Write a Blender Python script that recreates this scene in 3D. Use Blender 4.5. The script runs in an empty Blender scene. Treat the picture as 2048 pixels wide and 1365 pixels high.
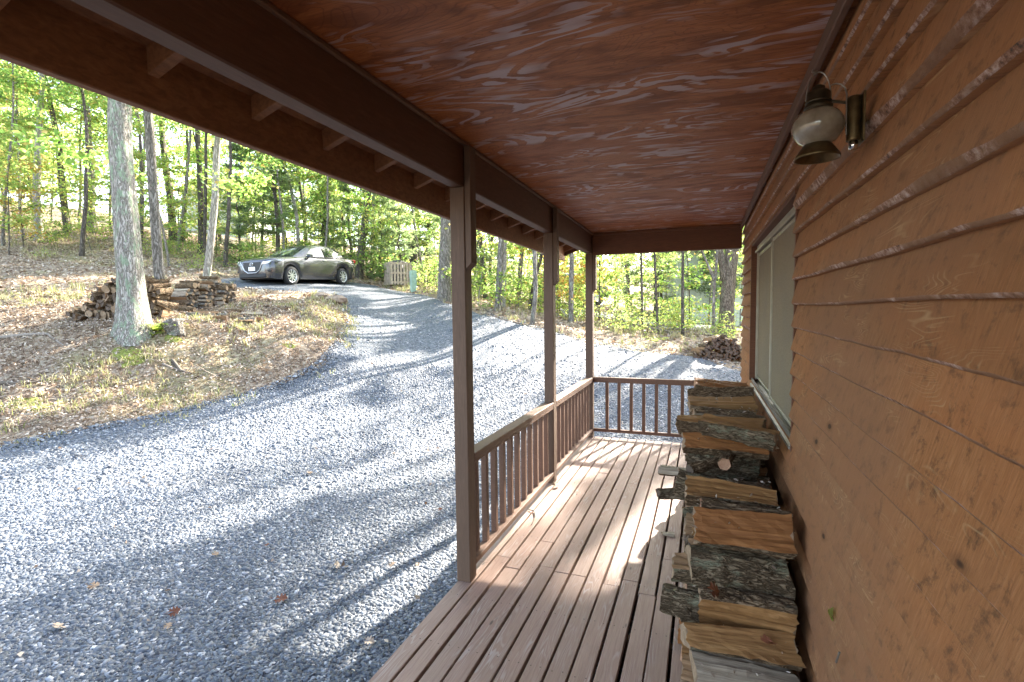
import bpy, math, random
import numpy as np
from mathutils import Vector, Matrix

random.seed(7)
RNG = np.random.default_rng(7)
S = bpy.context.scene
COL = S.collection
R = math.radians

# ------------------------------------------------------------------ camera model
F, YAW, PITCH, ROLL, EYE = 1026.1, 0.3562, 0.0625, -0.0117, 1.62
_sy, _cy, _sp, _cp, _sr, _cr = math.sin(YAW), math.cos(YAW), math.sin(PITCH), math.cos(PITCH), math.sin(ROLL), math.cos(ROLL)
_f = np.array([-_sy, _cy, 0.0]); _r = np.array([_cy, _sy, 0.0]); _u = np.array([0, 0, 1.0])
FW = _f * _cp - _u * _sp
_u2 = _u * _cp + _f * _sp
RT = _r * _cr + _u2 * _sr
UP = _u2 * _cr - _r * _sr
O = np.array([0, 0, EYE])

def wp(px, py, Z):
    """world point seen at a photo position at depth Z"""
    return O + Z * (RT * (px - 1024) / F - UP * (py - 682.5) / F + FW)

cam_d = bpy.data.cameras.new('camera'); cam = bpy.data.objects.new('camera', cam_d); COL.objects.link(cam)
cam_d.sensor_width = 36; cam_d.lens = F / 2048 * 36; cam_d.clip_start = 0.01; cam_d.clip_end = 600
m = Matrix(((RT[0], UP[0], -FW[0], 0), (RT[1], UP[1], -FW[1], 0), (RT[2], UP[2], -FW[2], EYE), (0, 0, 0, 1)))
cam.matrix_world = m
S.camera = cam

# ------------------------------------------------------------------ light
SUN_AZ, SUN_EL = R(13.7), R(31)
w = bpy.data.worlds.new('World'); S.world = w; w.use_nodes = True
nt = w.node_tree
sky = nt.nodes.new('ShaderNodeTexSky'); sky.sky_type = 'NISHITA'; sky.sun_disc = False
sky.sun_elevation = SUN_EL; sky.sun_rotation = SUN_AZ; sky.air_density = 1.0; sky.dust_density = 2.0; sky.ozone_density = 1.0
hs = nt.nodes.new('ShaderNodeHueSaturation'); hs.inputs['Saturation'].default_value = 0.75   # sky colour desaturated to weaken its blue cast
nt.links.new(sky.outputs[0], hs.inputs['Color']); nt.links.new(hs.outputs[0], nt.nodes['Background'].inputs[0])
nt.nodes['Background'].inputs[1].default_value = 0.14
sd = bpy.data.lights.new('sun', 'SUN'); sd.energy = 5.0; sd.angle = R(0.9); sd.color = (1.0, 0.93, 0.82)
so = bpy.data.objects.new('sun', sd); COL.objects.link(so)
SV = Vector((math.sin(SUN_AZ) * math.cos(SUN_EL), math.cos(SUN_AZ) * math.cos(SUN_EL), math.sin(SUN_EL)))
so.rotation_euler = SV.to_track_quat('Z', 'Y').to_euler()
S.view_settings.view_transform = 'Standard'; S.view_settings.look = 'None'
S.view_settings.exposure = 3.25; S.view_settings.gamma = 1.0
S.cycles.max_bounces = 10; S.cycles.diffuse_bounces = 6; S.cycles.transmission_bounces = 6; S.cycles.glossy_bounces = 3
S.cycles.use_denoising = True
S.cycles.sample_clamp_indirect = 8

# ------------------------------------------------------------------ node helpers
class NT:
    def __init__(s, name):
        s.m = bpy.data.materials.new(name); s.m.use_nodes = True
        s.t = s.m.node_tree; s.b = s.t.nodes['Principled BSDF']; s.out = s.t.nodes['Material Output']
    def n(s, typ, **kw):
        nd = s.t.nodes.new(typ)
        for k, v in kw.items():
            if k.startswith('i_'):
                nd.inputs[k[2:].replace('_', ' ')].default_value = v
            else:
                setattr(nd, k, v)
        return nd
    def l(s, a, b): s.t.links.new(a, b)
    def coord(s, scale=(1, 1, 1), kind='Object', off=None):
        tc = s.n('ShaderNodeTexCoord'); mp = s.n('ShaderNodeMapping'); mp.inputs['Scale'].default_value = scale
        s.l(tc.outputs[kind], mp.inputs['Vector'])
        if off == 'random':
            oi = s.n('ShaderNodeObjectInfo'); ml = s.n('ShaderNodeMath', operation='MULTIPLY'); ml.inputs[1].default_value = 37.0
            s.l(oi.outputs['Random'], ml.inputs[0]); s.l(ml.outputs[0], mp.inputs['Location'])
        return mp.outputs[0]
    def noise(s, vec, scale=5, detail=4, rough=0.55, dist=0.0, dim='3D'):
        nd = s.n('ShaderNodeTexNoise'); nd.inputs['Scale'].default_value = scale; nd.inputs['Detail'].default_value = detail
        nd.inputs['Roughness'].default_value = rough; nd.inputs['Distortion'].default_value = dist
        s.l(vec, nd.inputs['Vector']); return nd.outputs['Fac']
    def voro(s, vec, scale=5, feature='F1', out='Distance', rand=1.0):
        nd = s.n('ShaderNodeTexVoronoi', feature=feature); nd.inputs['Scale'].default_value = scale; nd.inputs['Randomness'].default_value = rand
        s.l(vec, nd.inputs['Vector']); return nd.outputs[out]
    def wave(s, vec, scale=5, dist=5, detail=2, dscale=1, typ='BANDS', dirn='X', prof='SIN'):
        nd = s.n('ShaderNodeTexWave', wave_type=typ, wave_profile=prof)
        if typ == 'BANDS': nd.bands_direction = dirn
        else: nd.rings_direction = dirn
        nd.inputs['Scale'].default_value = scale; nd.inputs['Distortion'].default_value = dist
        nd.inputs['Detail'].default_value = detail; nd.inputs['Detail Scale'].default_value = dscale
        s.l(vec, nd.inputs['Vector']); return nd.outputs['Fac']
    def ramp(s, fac, stops):
        nd = s.n('ShaderNodeValToRGB'); cr = nd.color_ramp
        while len(cr.elements) < len(stops): cr.elements.new(0.5)
        for e, (p, c) in zip(cr.elements, stops):
            e.position = p; e.color = (*c, 1) if not isinstance(c, (int, float)) else (c, c, c, 1)
        s.l(fac, nd.inputs[0]); return nd.outputs[0]
    def mix(s, fac, a, b, mode='MIX'):
        nd = s.n('ShaderNodeMix', data_type='RGBA', blend_type=mode)
        for sock, v in ((nd.inputs[0], fac), (nd.inputs[6], a), (nd.inputs[7], b)):
            if isinstance(v, (int, float)): sock.default_value = v
            elif isinstance(v, tuple): sock.default_value = (*v, 1)
            else: s.l(v, sock)
        return nd.outputs[2]
    def math(s, op, a, b=0.0, clamp=False):
        nd = s.n('ShaderNodeMath', operation=op); nd.use_clamp = clamp
        for i, v in enumerate((a, b)):
            if isinstance(v, (int, float)): nd.inputs[i].default_value = v
            else: s.l(v, nd.inputs[i])
        return nd.outputs[0]
    def island(s): return s.n('ShaderNodeNewGeometry').outputs['Random Per Island']
    def orand(s): return s.n('ShaderNodeObjectInfo').outputs['Random']
    def bump(s, h, strength=0.4, dist=0.01):
        nd = s.n('ShaderNodeBump'); nd.inputs['Strength'].default_value = strength; nd.inputs['Distance'].default_value = dist
        s.l(h, nd.inputs['Height']); s.l(nd.outputs[0], s.b.inputs['Normal'])
    def base(s, c):
        if isinstance(c, tuple): s.b.inputs['Base Color'].default_value = (*c, 1)
        else: s.l(c, s.b.inputs['Base Color'])
    def rough(s, v, spec=0.3):
        if isinstance(v, (int, float)): s.b.inputs['Roughness'].default_value = v
        else: s.l(v, s.b.inputs['Roughness'])
        s.b.inputs['Specular IOR Level'].default_value = spec

M = {}
def plain(name, c, rough=0.6, metal=0.0, spec=0.4, var=0.15, scale=8):
    t = NT(name); v = t.coord(off='random')
    n = t.noise(v, scale, 4)
    a = tuple(x * (1 - var) for x in c); b = tuple(min(1, x * (1 + var)) for x in c)
    t.base(t.ramp(n, [(0.3, a), (0.7, b)])); t.rough(rough, spec); t.b.inputs['Metallic'].default_value = metal
    M[name] = t.m; return t.m

def wood_stain(name, c1, c2, c3, stretch, rough=0.65, knots=True, worn=None):
    """stained lumber, grain running along the small-scale axis of stretch"""
    t = NT(name); v = t.coord(stretch)
    isl = t.island()
    vo = t.n('ShaderNodeVectorMath', operation='ADD'); cm = t.n('ShaderNodeCombineXYZ')
    ml = t.math('MULTIPLY', isl, 53.0)
    for k in range(3): t.l(ml, cm.inputs[k])
    t.l(v, vo.inputs[0]); t.l(cm.outputs[0], vo.inputs[1]); v = vo.outputs[0]
    g = t.noise(v, 14, 6, 0.65, 0.6)
    big = t.noise(v, 1.3, 3)
    c = t.ramp(g, [(0.3, c1), (0.55, c2), (0.75, c3)])
    c = t.mix(t.ramp(big, [(0.35, 0.0), (0.7, 0.55)]), c, c1)
    c = t.mix(t.math('MULTIPLY', isl, 0.35), c, tuple(x * 0.72 for x in c2))
    t.base(c); t.rough(rough, 0.35); t.bump(g, 0.25, 0.004)
    M[name] = t.m; return t

# --- cabin woods
wood_stain('post_stain', (0.085, 0.05, 0.031), (0.135, 0.08, 0.05), (0.18, 0.114, 0.075), (9, 9, 0.9))
wood_stain('beam_stain', (0.075, 0.034, 0.018), (0.125, 0.058, 0.031), (0.18, 0.088, 0.05), (6, 0.8, 6))
wood_stain('cross_stain', (0.085, 0.033, 0.015), (0.135, 0.052, 0.024), (0.185, 0.075, 0.035), (0.8, 6, 6))
wood_stain('rail_stain', (0.10, 0.052, 0.032), (0.155, 0.082, 0.05), (0.20, 0.115, 0.073), (6, 0.9, 6))
wood_stain('fascia_stain', (0.14, 0.06, 0.026), (0.29, 0.128, 0.055), (0.40, 0.19, 0.085), (4, 1.6, 4))

def deck_mat():
    t = NT('deck_boards'); v0 = t.coord((1, 1, 1)); isl = t.island()
    def shifted(scale, k):
        mp = t.n('ShaderNodeMapping'); mp.inputs['Scale'].default_value = scale
        t.l(v0, mp.inputs['Vector'])
        ml = t.math('MULTIPLY', isl, k); cm = t.n('ShaderNodeCombineXYZ'); t.l(ml, cm.inputs[0]); t.l(ml, cm.inputs[1])
        t.l(cm.outputs[0], mp.inputs['Location']); return mp.outputs[0]
    v = shifted((11, 1.0, 1), 91.0)
    warp = t.noise(v, 1.1, 2, 0.5)
    rings = t.math('FRACT', t.math('MULTIPLY', warp, 17.0))
    rings = t.math('ABSOLUTE', t.math('SUBTRACT', rings, 0.5))
    fine = t.noise(shifted((70, 2.2, 1), 31.0), 2.0, 5, 0.7)
    patch = t.noise(shifted((5, 1.2, 1), 17.0), 1.6, 4, 0.6)
    base = t.ramp(fine, [(0.25, (0.18, 0.105, 0.075)), (0.5, (0.275, 0.172, 0.13)), (0.78, (0.35, 0.24, 0.19))])
    base = t.mix(t.math('MULTIPLY', isl, 0.45), base, (0.24, 0.16, 0.122))
    wornmask = t.math('MULTIPLY', t.ramp(rings, [(0.28, 0.0), (0.42, 1.0)]), t.ramp(patch, [(0.46, 0.0), (0.66, 0.6)]))
    c = t.mix(wornmask, base, (0.43, 0.375, 0.345))
    stain = t.noise(t.coord((3.2, 1.6, 1)), 1.7, 5, 0.65)
    c = t.mix(t.ramp(stain, [(0.6, 0.0), (0.74, 0.45)]), c, (0.12, 0.10, 0.085))
    kn = t.voro(shifted((9, 2.6, 1), 77.0), 1.0)
    c = t.mix(t.ramp(kn, [(0.035, 0.85), (0.075, 0.0)]), c, (0.06, 0.04, 0.03))
    t.base(c); t.rough(t.ramp(patch, [(0.3, 0.5), (0.7, 0.72)]), 0.4)
    t.bump(t.math('ADD', t.math('MULTIPLY', rings, 0.7), fine), 0.35, 0.004)
    M['deck_boards'] = t.m
deck_mat()

def ply_mat():
    t = NT('plywood_ceiling'); v = t.coord((0.75, 2.1, 1))
    wq = t.noise(v, 1.5, 3, 0.5, 0.7)
    lv = t.math('MULTIPLY', wq, 13.0)
    fr = t.math('ABSOLUTE', t.math('SUBTRACT', t.math('FRACT', lv), 0.5))
    fine = t.noise(t.coord((3, 60, 1)), 2.2, 5, 0.7)
    big = t.noise(t.coord((0.5, 0.9, 1)), 1.6, 3, 0.5)
    mid = t.noise(t.coord((1.2, 3.5, 1)), 2.4, 4, 0.6, 0.8)
    c = t.ramp(fine, [(0.28, (0.17, 0.052, 0.014)), (0.52, (0.33, 0.108, 0.030)), (0.75, (0.45, 0.165, 0.052))])
    c = t.mix(t.ramp(mid, [(0.46, 0.0), (0.62, 0.7)]), c, (0.13, 0.038, 0.012))
    c = t.mix(t.ramp(big, [(0.5, 0.0), (0.75, 0.5)]), c, (0.26, 0.078, 0.025))
    stk = t.noise(t.coord((2.2, 46, 1)), 2.0, 5, 0.75)
    m1 = t.ramp(t.math('ADD', fr, t.math('MULTIPLY', t.math('SUBTRACT', stk, 0.5), 0.55)), [(0.29, 0.0), (0.33, 1.0)])
    dk = t.math('ABSOLUTE', t.math('SUBTRACT', t.math('FRACT', t.math('MULTIPLY', wq, 52.0)), 0.5))
    c = t.mix(t.ramp(dk, [(0.36, 0.0), (0.48, 0.5)]), c, (0.12, 0.030, 0.009))
    m2 = t.ramp(t.noise(t.coord((0.9, 2.2, 1)), 2.0, 3, 0.55), [(0.47, 0.0), (0.6, 0.8)])
    c = t.mix(t.math('MULTIPLY', m1, m2), c, (0.42, 0.34, 0.345))
    kn = t.voro(t.coord((1.6, 3.2, 1)), 1.1)
    c = t.mix(t.ramp(kn, [(0.015, 0.9), (0.04, 0.0)]), c, (0.05, 0.02, 0.012))
    t.base(c); t.rough(t.ramp(mid, [(0.3, 0.45), (0.7, 0.6)]), 0.22)
    t.bump(t.math('ADD', fr, fine), 0.2, 0.004)
    M['plywood_ceiling'] = t.m
ply_mat()

def siding_mat():
    t = NT('rough_siding'); v = t.coord((1, 1, 1)); isl = t.island()
    saw = t.noise(t.coord((1, 120, 5)), 1.6, 4, 0.7)
    sp = t.noise(t.coord((60, 120, 14)), 1.0, 4, 0.7)
    def shifted(scale, k):
        mp = t.n('ShaderNodeMapping'); mp.inputs['Scale'].default_value = scale; t.l(v, mp.inputs['Vector'])
        cm = t.n('ShaderNodeCombineXYZ'); t.l(t.math('MULTIPLY', isl, k), cm.inputs[1]); t.l(cm.outputs[0], mp.inputs['Location']); return mp.outputs[0]
    big = t.noise(shifted((1, 1.1, 3.0), 40.0), 1.6, 4, 0.6)
    bl = t.noise(shifted((1, 3.0, 9.0), 21.0), 1.7, 4, 0.6, 0.5)
    c = t.ramp(t.math('ADD', t.math('MULTIPLY', saw, 0.45), t.math('MULTIPLY', sp, 0.6)),
               [(0.34, (0.12, 0.050, 0.018)), (0.51, (0.29, 0.128, 0.049)), (0.68, (0.44, 0.225, 0.104))])
    c = t.mix(t.ramp(big, [(0.45, 0.0), (0.62, 0.65)]), c, (0.31, 0.12, 0.042))
    c = t.mix(t.ramp(bl, [(0.54, 0.0), (0.72, 0.5)]), c, (0.19, 0.088, 0.038))
    c = t.mix(t.math('MULTIPLY', isl, 0.6), c, (0.18, 0.076, 0.028))
    i2 = t.math('FRACT', t.math('MULTIPLY', isl, 7.31))
    c = t.mix(t.math('MULTIPLY', i2, 0.45), c, (0.31, 0.13, 0.048))
    sm = t.noise(shifted((1, 7.0, 9.0), 5.0), 2.2, 6, 0.75, 0.3)
    c = t.mix(t.ramp(sm, [(0.53, 0.0), (0.66, 0.8)]), c, (0.085, 0.04, 0.018))
    lg = t.noise(t.coord((1, .5, .8)), 1.3, 3, 0.5)
    c = t.mix(t.ramp(lg, [(0.42, 0.0), (0.6, 0.6)]), c, (0.20, 0.105, 0.058))
    # raised pale grain figures
    gq = t.math('FRACT', t.math('MULTIPLY', t.noise(shifted((1, 1.0, 7.0), 63.0), 1.5, 2, 0.5, 0.5), 34.0))
    gm = t.math('MULTIPLY', t.ramp(t.math('ABSOLUTE', t.math('SUBTRACT', gq, 0.5)), [(0.3, 0.0), (0.46, 1.0)]),
                t.ramp(t.noise(shifted((1, 1.6, 6.0), 11.0), 1.9, 5), [(0.54, 0.0), (0.66, 0.36)]))
    c = t.mix(gm, c, (0.48, 0.33, 0.17))
    kn = t.voro(shifted((0.2, 2.6, 6.5), 29.0), 1.0)
    c = t.mix(t.ramp(kn, [(0.045, 0.95), (0.062, 0.35), (0.13, 0.0)]), c, (0.04, 0.02, 0.01))
    t.base(c); t.rough(0.85, 0.2)
    t.bump(t.math('ADD', t.math('MULTIPLY', saw, 0.4), t.math('ADD', sp, t.math('MULTIPLY', gm, 0.8))), 0.6, 0.004)
    M['rough_siding'] = t.m
    t = NT('waney_edge'); v = t.coord((1, 1, 1))
    n = t.noise(t.coord((1, 13, 16)), 2.6, 6, 0.75); b = t.noise(t.coord((1, 2.2, 1.5)), 2.0, 3)
    c = t.ramp(n, [(0.35, (0.05, 0.03, 0.022)), (0.44, (0.20, 0.095, 0.055)), (0.54, (0.36, 0.235, 0.185)), (0.7, (0.56, 0.46, 0.42))])
    c = t.mix(t.ramp(b, [(0.46, 0.92), (0.56, 0.0)]), c, (0.19, 0.095, 0.048))
    t.base(c); t.rough(0.7, 0.3); t.bump(n, 0.9, 0.01); M['waney_edge'] = t.m
siding_mat()

def bark_mat(name, dark, light, lichen=None, lich_amt=0.5, stretch=(9, 9, 1.6), scale=1.3, off='random', moss=None):
    t = NT(name); v = t.coord(stretch, off=off)
    w1 = t.noise(v, scale * 2.0, 4, 0.6, 0.8); w2 = t.noise(v, scale * 4.6, 5, 0.7, 0.5)
    fur = t.math('ABSOLUTE', t.math('SUBTRACT', w1, 0.5)); n = w2
    h = t.math('ADD', t.ramp(fur, [(0.0, 0.0), (0.10, 0.6)]), t.math('MULTIPLY', w2, 0.75))
    c = t.ramp(h, [(0.2, tuple(x * 0.5 for x in dark)), (0.55, dark), (1.1, light)])
    if lichen:
        ln = t.noise(t.coord(tuple(min(9, 2.3 + x * .3) for x in stretch), off=off), 1.5, 6, 0.75)
        c = t.mix(t.ramp(ln, [(0.62 - 0.25 * lich_amt, 0.0), (0.70 - 0.2 * lich_amt, 0.85)]), c, lichen)
    t.base(c); t.rough(0.9, 0.15); t.bump(h, 0.9, 0.03); M[name] = t.m
bark_mat('bark_oak_lichen', (0.19, 0.17, 0.14), (0.42, 0.385, 0.34), (0.26, 0.34, 0.22), 0.5, (13, 13, 2.2))
bark_mat('bark_grey', (0.13, 0.115, 0.095), (0.30, 0.27, 0.235), (0.28, 0.32, 0.24), 0.15)
bark_mat('bark_pale', (0.25, 0.225, 0.19), (0.46, 0.42, 0.37), (0.3, 0.34, 0.27), 0.2)
bark_mat('bark_brown', (0.10, 0.082, 0.062), (0.25, 0.21, 0.165), (0.22, 0.27, 0.17), 0.12, (12, 12, 2.0))
bark_mat('bark_dark', (0.07, 0.06, 0.05), (0.17, 0.145, 0.12), None)
bark_mat('bark_log', (0.125, 0.08, 0.045), (0.33, 0.235, 0.145), (0.30, 0.28, 0.20), 0.15, (7, 30, 30), 1.0)
bark_mat('bark_log_lichen', (0.115, 0.08, 0.047), (0.30, 0.225, 0.145), (0.30, 0.30, 0.20), 0.38, (7, 30, 30), 1.0)

def split_mat(name, a, b, c3):
    t = NT(name); v = t.coord((1.6, 30, 30), off='random')
    g = t.noise(v, 2.2, 6, 0.65, 0.4); bg = t.noise(t.coord((3, 7, 7), off='random'), 1.6, 3)
    c = t.ramp(g, [(0.3, a), (0.52, b), (0.75, c3)])
    c = t.mix(t.ramp(bg, [(0.45, 0.0), (0.7, 0.55)]), c, a)
    t.base(c); t.rough(0.75, 0.25); t.bump(g, 0.6, 0.006); M[name] = t.m
split_mat('split_tan', (0.13, 0.06, 0.02), (0.25, 0.13, 0.048), (0.35, 0.205, 0.088))
split_mat('split_rust', (0.13, 0.05, 0.015), (0.225, 0.093, 0.03), (0.30, 0.14, 0.05))
split_mat('split_grey', (0.15, 0.115, 0.08), (0.30, 0.245, 0.18), (0.47, 0.41, 0.32))
split_mat('split_dull', (0.12, 0.065, 0.03), (0.23, 0.135, 0.07), (0.31, 0.20, 0.115))
def end_mat(name, a, b):
    t = NT(name); v = t.coord((1, 1, 1), off='random')
    rg = t.wave(t.coord((0.0, 1, 1)), 38, 2.5, 2, 2.0, 'RINGS', 'X')
    n = t.noise(v, 35, 4)
    c = t.mix(t.math('MULTIPLY', rg, 0.5), t.ramp(n, [(0.3, a), (0.7, b)]), a)
    t.base(c); t.rough(0.85, 0.2); t.bump(n, 0.5, 0.004); M[name] = t.m
end_mat('log_end', (0.17, 0.115, 0.07), (0.32, 0.23, 0.15)); end_mat('log_end_old', (0.055, 0.04, 0.03), (0.16, 0.12, 0.09))
end_mat('log_end_fresh', (0.26, 0.14, 0.085), (0.40, 0.25, 0.16))
M_ = M

def leaf_mat(name, cols, tcols, trans=0.5):
    t = NT(name); isl = t.island(); orr = t.orand()
    f = t.math('FRACT', t.math('ADD', isl, t.math('MULTIPLY', orr, 0.35)))
    c = t.ramp(f, cols); tc = t.ramp(f, tcols)
    t.base(c); t.rough(0.55, 0.35)
    tr = t.n('ShaderNodeBsdfTranslucent'); t.l(tc, tr.inputs[0])
    mx = t.n('ShaderNodeMixShader'); mx.inputs[0].default_value = trans
    t.l(t.b.outputs[0], mx.inputs[1]); t.l(tr.outputs[0], mx.inputs[2]); t.l(mx.outputs[0], t.out.inputs[0]); M[name] = t.m
leaf_mat('leaf_oak', [(0, (0.055, 0.095, 0.022)), (0.5, (0.085, 0.125, 0.03)), (0.85, (0.13, 0.14, 0.03)), (1, (0.17, 0.11, 0.03))],
         [(0, (0.22, 0.42, 0.08)), (0.6, (0.33, 0.52, 0.12)), (0.9, (0.52, 0.58, 0.15)), (1, (0.58, 0.36, 0.12))], .6)
leaf_mat('leaf_maple', [(0, (0.08, 0.12, 0.025)), (0.6, (0.13, 0.15, 0.03)), (1, (0.19, 0.15, 0.035))],
         [(0, (0.33, 0.54, 0.12)), (0.6, (0.48, 0.62, 0.16)), (0.9, (0.66, 0.64, 0.2)), (1, (0.68, 0.48, 0.18))], .62)
leaf_mat('leaf_gold', [(0, (0.15, 0.14, 0.03)), (0.6, (0.2, 0.13, 0.03)), (1, (0.22, 0.09, 0.03))],
         [(0, (0.62, 0.58, 0.12)), (0.6, (0.68, 0.5, 0.13)), (1, (0.65, 0.3, 0.1))], .6)
leaf_mat('needle_pine', [(0, (0.045, 0.085, 0.04)), (1, (0.095, 0.135, 0.06))], [(0, (0.22, 0.33, 0.13)), (1, (0.38, 0.46, 0.2))], 0.55)
leaf_mat('leaf_dead', [(0, (0.12, 0.082, 0.057)), (0.3, (0.25, 0.185, 0.135)), (0.65, (0.41, 0.33, 0.255)), (1, (0.58, 0.51, 0.42))],
         [(0, (0.14, 0.07, 0.03)), (1, (0.34, 0.21, 0.11))], 0.2)
leaf_mat('leaf_rust', [(0, (0.09, 0.03, 0.018)), (1, (0.15, 0.055, 0.03))], [(0, (0.2, 0.06, 0.02)), (1, (0.3, 0.11, 0.04))], 0.2)
leaf_mat('leaf_tan', [(0, (0.17, 0.11, 0.065)), (1, (0.26, 0.185, 0.125))], [(0, (0.3, 0.18, 0.08)), (1, (0.3, 0.2, 0.1))], 0.2)
leaf_mat('grass', [(0, (0.12, 0.14, 0.04)), (0.25, (0.25, 0.22, 0.11)), (0.5, (0.36, 0.30, 0.19)), (1, (0.48, 0.41, 0.29))], [(0, (0.2, 0.28, 0.05)), (1, (0.4, 0.35, 0.15))], 0.35)

def gravel_mats():
    t = NT('gravel_sheet'); v = t.coord((1, 1, 1))
    c1 = t.voro(v, 34, 'F1', 'Color'); e = t.voro(v, 34, 'DISTANCE_TO_EDGE')
    big = t.noise(v, 0.5, 3); mid = t.noise(v, 9, 4, 0.7)
    sep = t.n('ShaderNodeSeparateColor'); t.l(c1, sep.inputs[0])
    c = t.ramp(sep.outputs[0], [(0.0, (0.054, 0.063, 0.077)), (0.5, (0.106, 0.119, 0.139)), (0.85, (0.175, 0.19, 0.213)), (1.0, (0.32, 0.33, 0.35))])
    c = t.mix(t.ramp(e, [(0.0, 0.8), (0.12, 0.0)]), c, (0.05, 0.055, 0.065))
    c = t.mix(t.ramp(mid, [(0.4, 0.0), (0.75, 0.35)]), c, (0.12, 0.125, 0.14))
    c = t.mix(t.ramp(big, [(0.5, 0.0), (0.75, 0.3)]), c, (0.22, 0.2, 0.18))
    t.base(c); t.rough(0.75, 0.3)
    t.bump(t.math('ADD', t.ramp(e, [(0.0, 0.0), (0.2, 1.0)]), t.math('MULTIPLY', sep.outputs[1], 0.8)), 0.8, 0.015); M['gravel_sheet'] = t.m
    t = NT('gravel_stone'); isl = t.island(); n = t.noise(t.coord(), 60, 4)
    c = t.ramp(isl, [(0.0, (0.025, 0.031, 0.041)), (0.45, (0.056, 0.067, 0.085)), (0.8, (0.10, 0.115, 0.138)), (0.94, (0.22, 0.235, 0.26)), (1.0, (0.5, 0.5, 0.5))])
    c = t.mix(t.math('MULTIPLY', n, 0.4), c, (0.12, 0.13, 0.15))
    t.base(c); t.rough(0.6, 0.4); M['gravel_stone'] = t.m
gravel_mats()

def ground_mat():
    t = NT('forest_ground'); v = t.coord((1, 1, 1))
    a = t.voro(v, 17, 'F1', 'Color'); sep = t.n('ShaderNodeSeparateColor'); t.l(a, sep.inputs[0])
    fine = t.noise(v, 55, 6, 0.75); mid = t.noise(v, 3.2, 6, 0.7); big = t.noise(v, 0.55, 4, 0.6)
    c = t.ramp(sep.outputs[0], [(0.0, (0.16, 0.11, 0.075)), (0.4, (0.28, 0.205, 0.145)), (0.75, (0.38, 0.30, 0.22)), (1.0, (0.48, 0.41, 0.32))])
    c = t.mix(t.ramp(fine, [(0.35, 0.55), (0.6, 0.0)]), c, (0.10, 0.075, 0.05))
    c = t.mix(t.ramp(mid, [(0.5, 0.0), (0.68, 0.7)]), c, (0.15, 0.105, 0.07))
    c = t.mix(t.ramp(big, [(0.53, 0.0), (0.66, 0.55)]), c, (0.27, 0.245, 0.12))
    t.base(c); t.rough(0.95, 0.1); t.bump(t.math('ADD', fine, sep.outputs[1]), 0.9, 0.03); M['forest_ground'] = t.m
ground_mat()

plain('moss', (0.15, 0.165, 0.04), 0.95, spec=0.1, var=0.4, scale=30)
plain('alu_frame', (0.33, 0.30, 0.23), 0.45, 0.2); plain('sill_alu', (0.20, 0.18, 0.15), 0.5, 0.1)
plain('brass_old', (0.12, 0.085, 0.04), 0.42, 0.85, var=0.4, scale=30); plain('brass_dark', (0.055, 0.042, 0.025), 0.5, 0.7, var=0.4, scale=30)
plain('wire_metal', (0.3, 0.28, 0.25), 0.35, 0.9); plain('chrome', (0.7, 0.7, 0.7), 0.15, 1.0, var=0.02)
plain('roof_shingle', (0.12, 0.11, 0.1), 0.9); plain('weathered_pallet', (0.36, 0.29, 0.22), 0.85, var=0.35, scale=12)
plain('bin_plastic', (0.025, 0.028, 0.032), 0.5); plain('pedestal_green', (0.27, 0.38, 0.30), 0.55, var=0.2)
plain('rubber', (0.02, 0.02, 0.021), 0.85, var=0.1); plain('alloy', (0.62, 0.63, 0.65), 0.3, 0.75, var=0.05)
plain('black_plastic', (0.018, 0.018, 0.02), 0.5); plain('plate_white', (0.75, 0.76, 0.78), 0.4, var=0.04)
plain('red_lens', (0.45, 0.02, 0.02), 0.2); plain('white_paint', (0.78, 0.79, 0.8), 0.5, var=0.04)
plain('pale_siding', (0.55, 0.60, 0.52), 0.7, var=0.06); plain('pale_wall', (0.62, 0.63, 0.62), 0.7, var=0.05)
plain('rock', (0.26, 0.19, 0.14), 0.9, var=0.35, scale=6); plain('orange_cloth', (0.55, 0.13, 0.03), 0.7)
plain('stick_grey', (0.19, 0.16, 0.13), 0.9, var=0.3, scale=20); plain('stick_dark', (0.10, 0.08, 0.06), 0.9, var=0.3)
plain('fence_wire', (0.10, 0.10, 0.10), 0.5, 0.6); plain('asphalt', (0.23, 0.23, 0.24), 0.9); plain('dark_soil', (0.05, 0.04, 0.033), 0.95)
plain('amber_lens', (0.6, 0.25, 0.05), 0.25)
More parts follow.
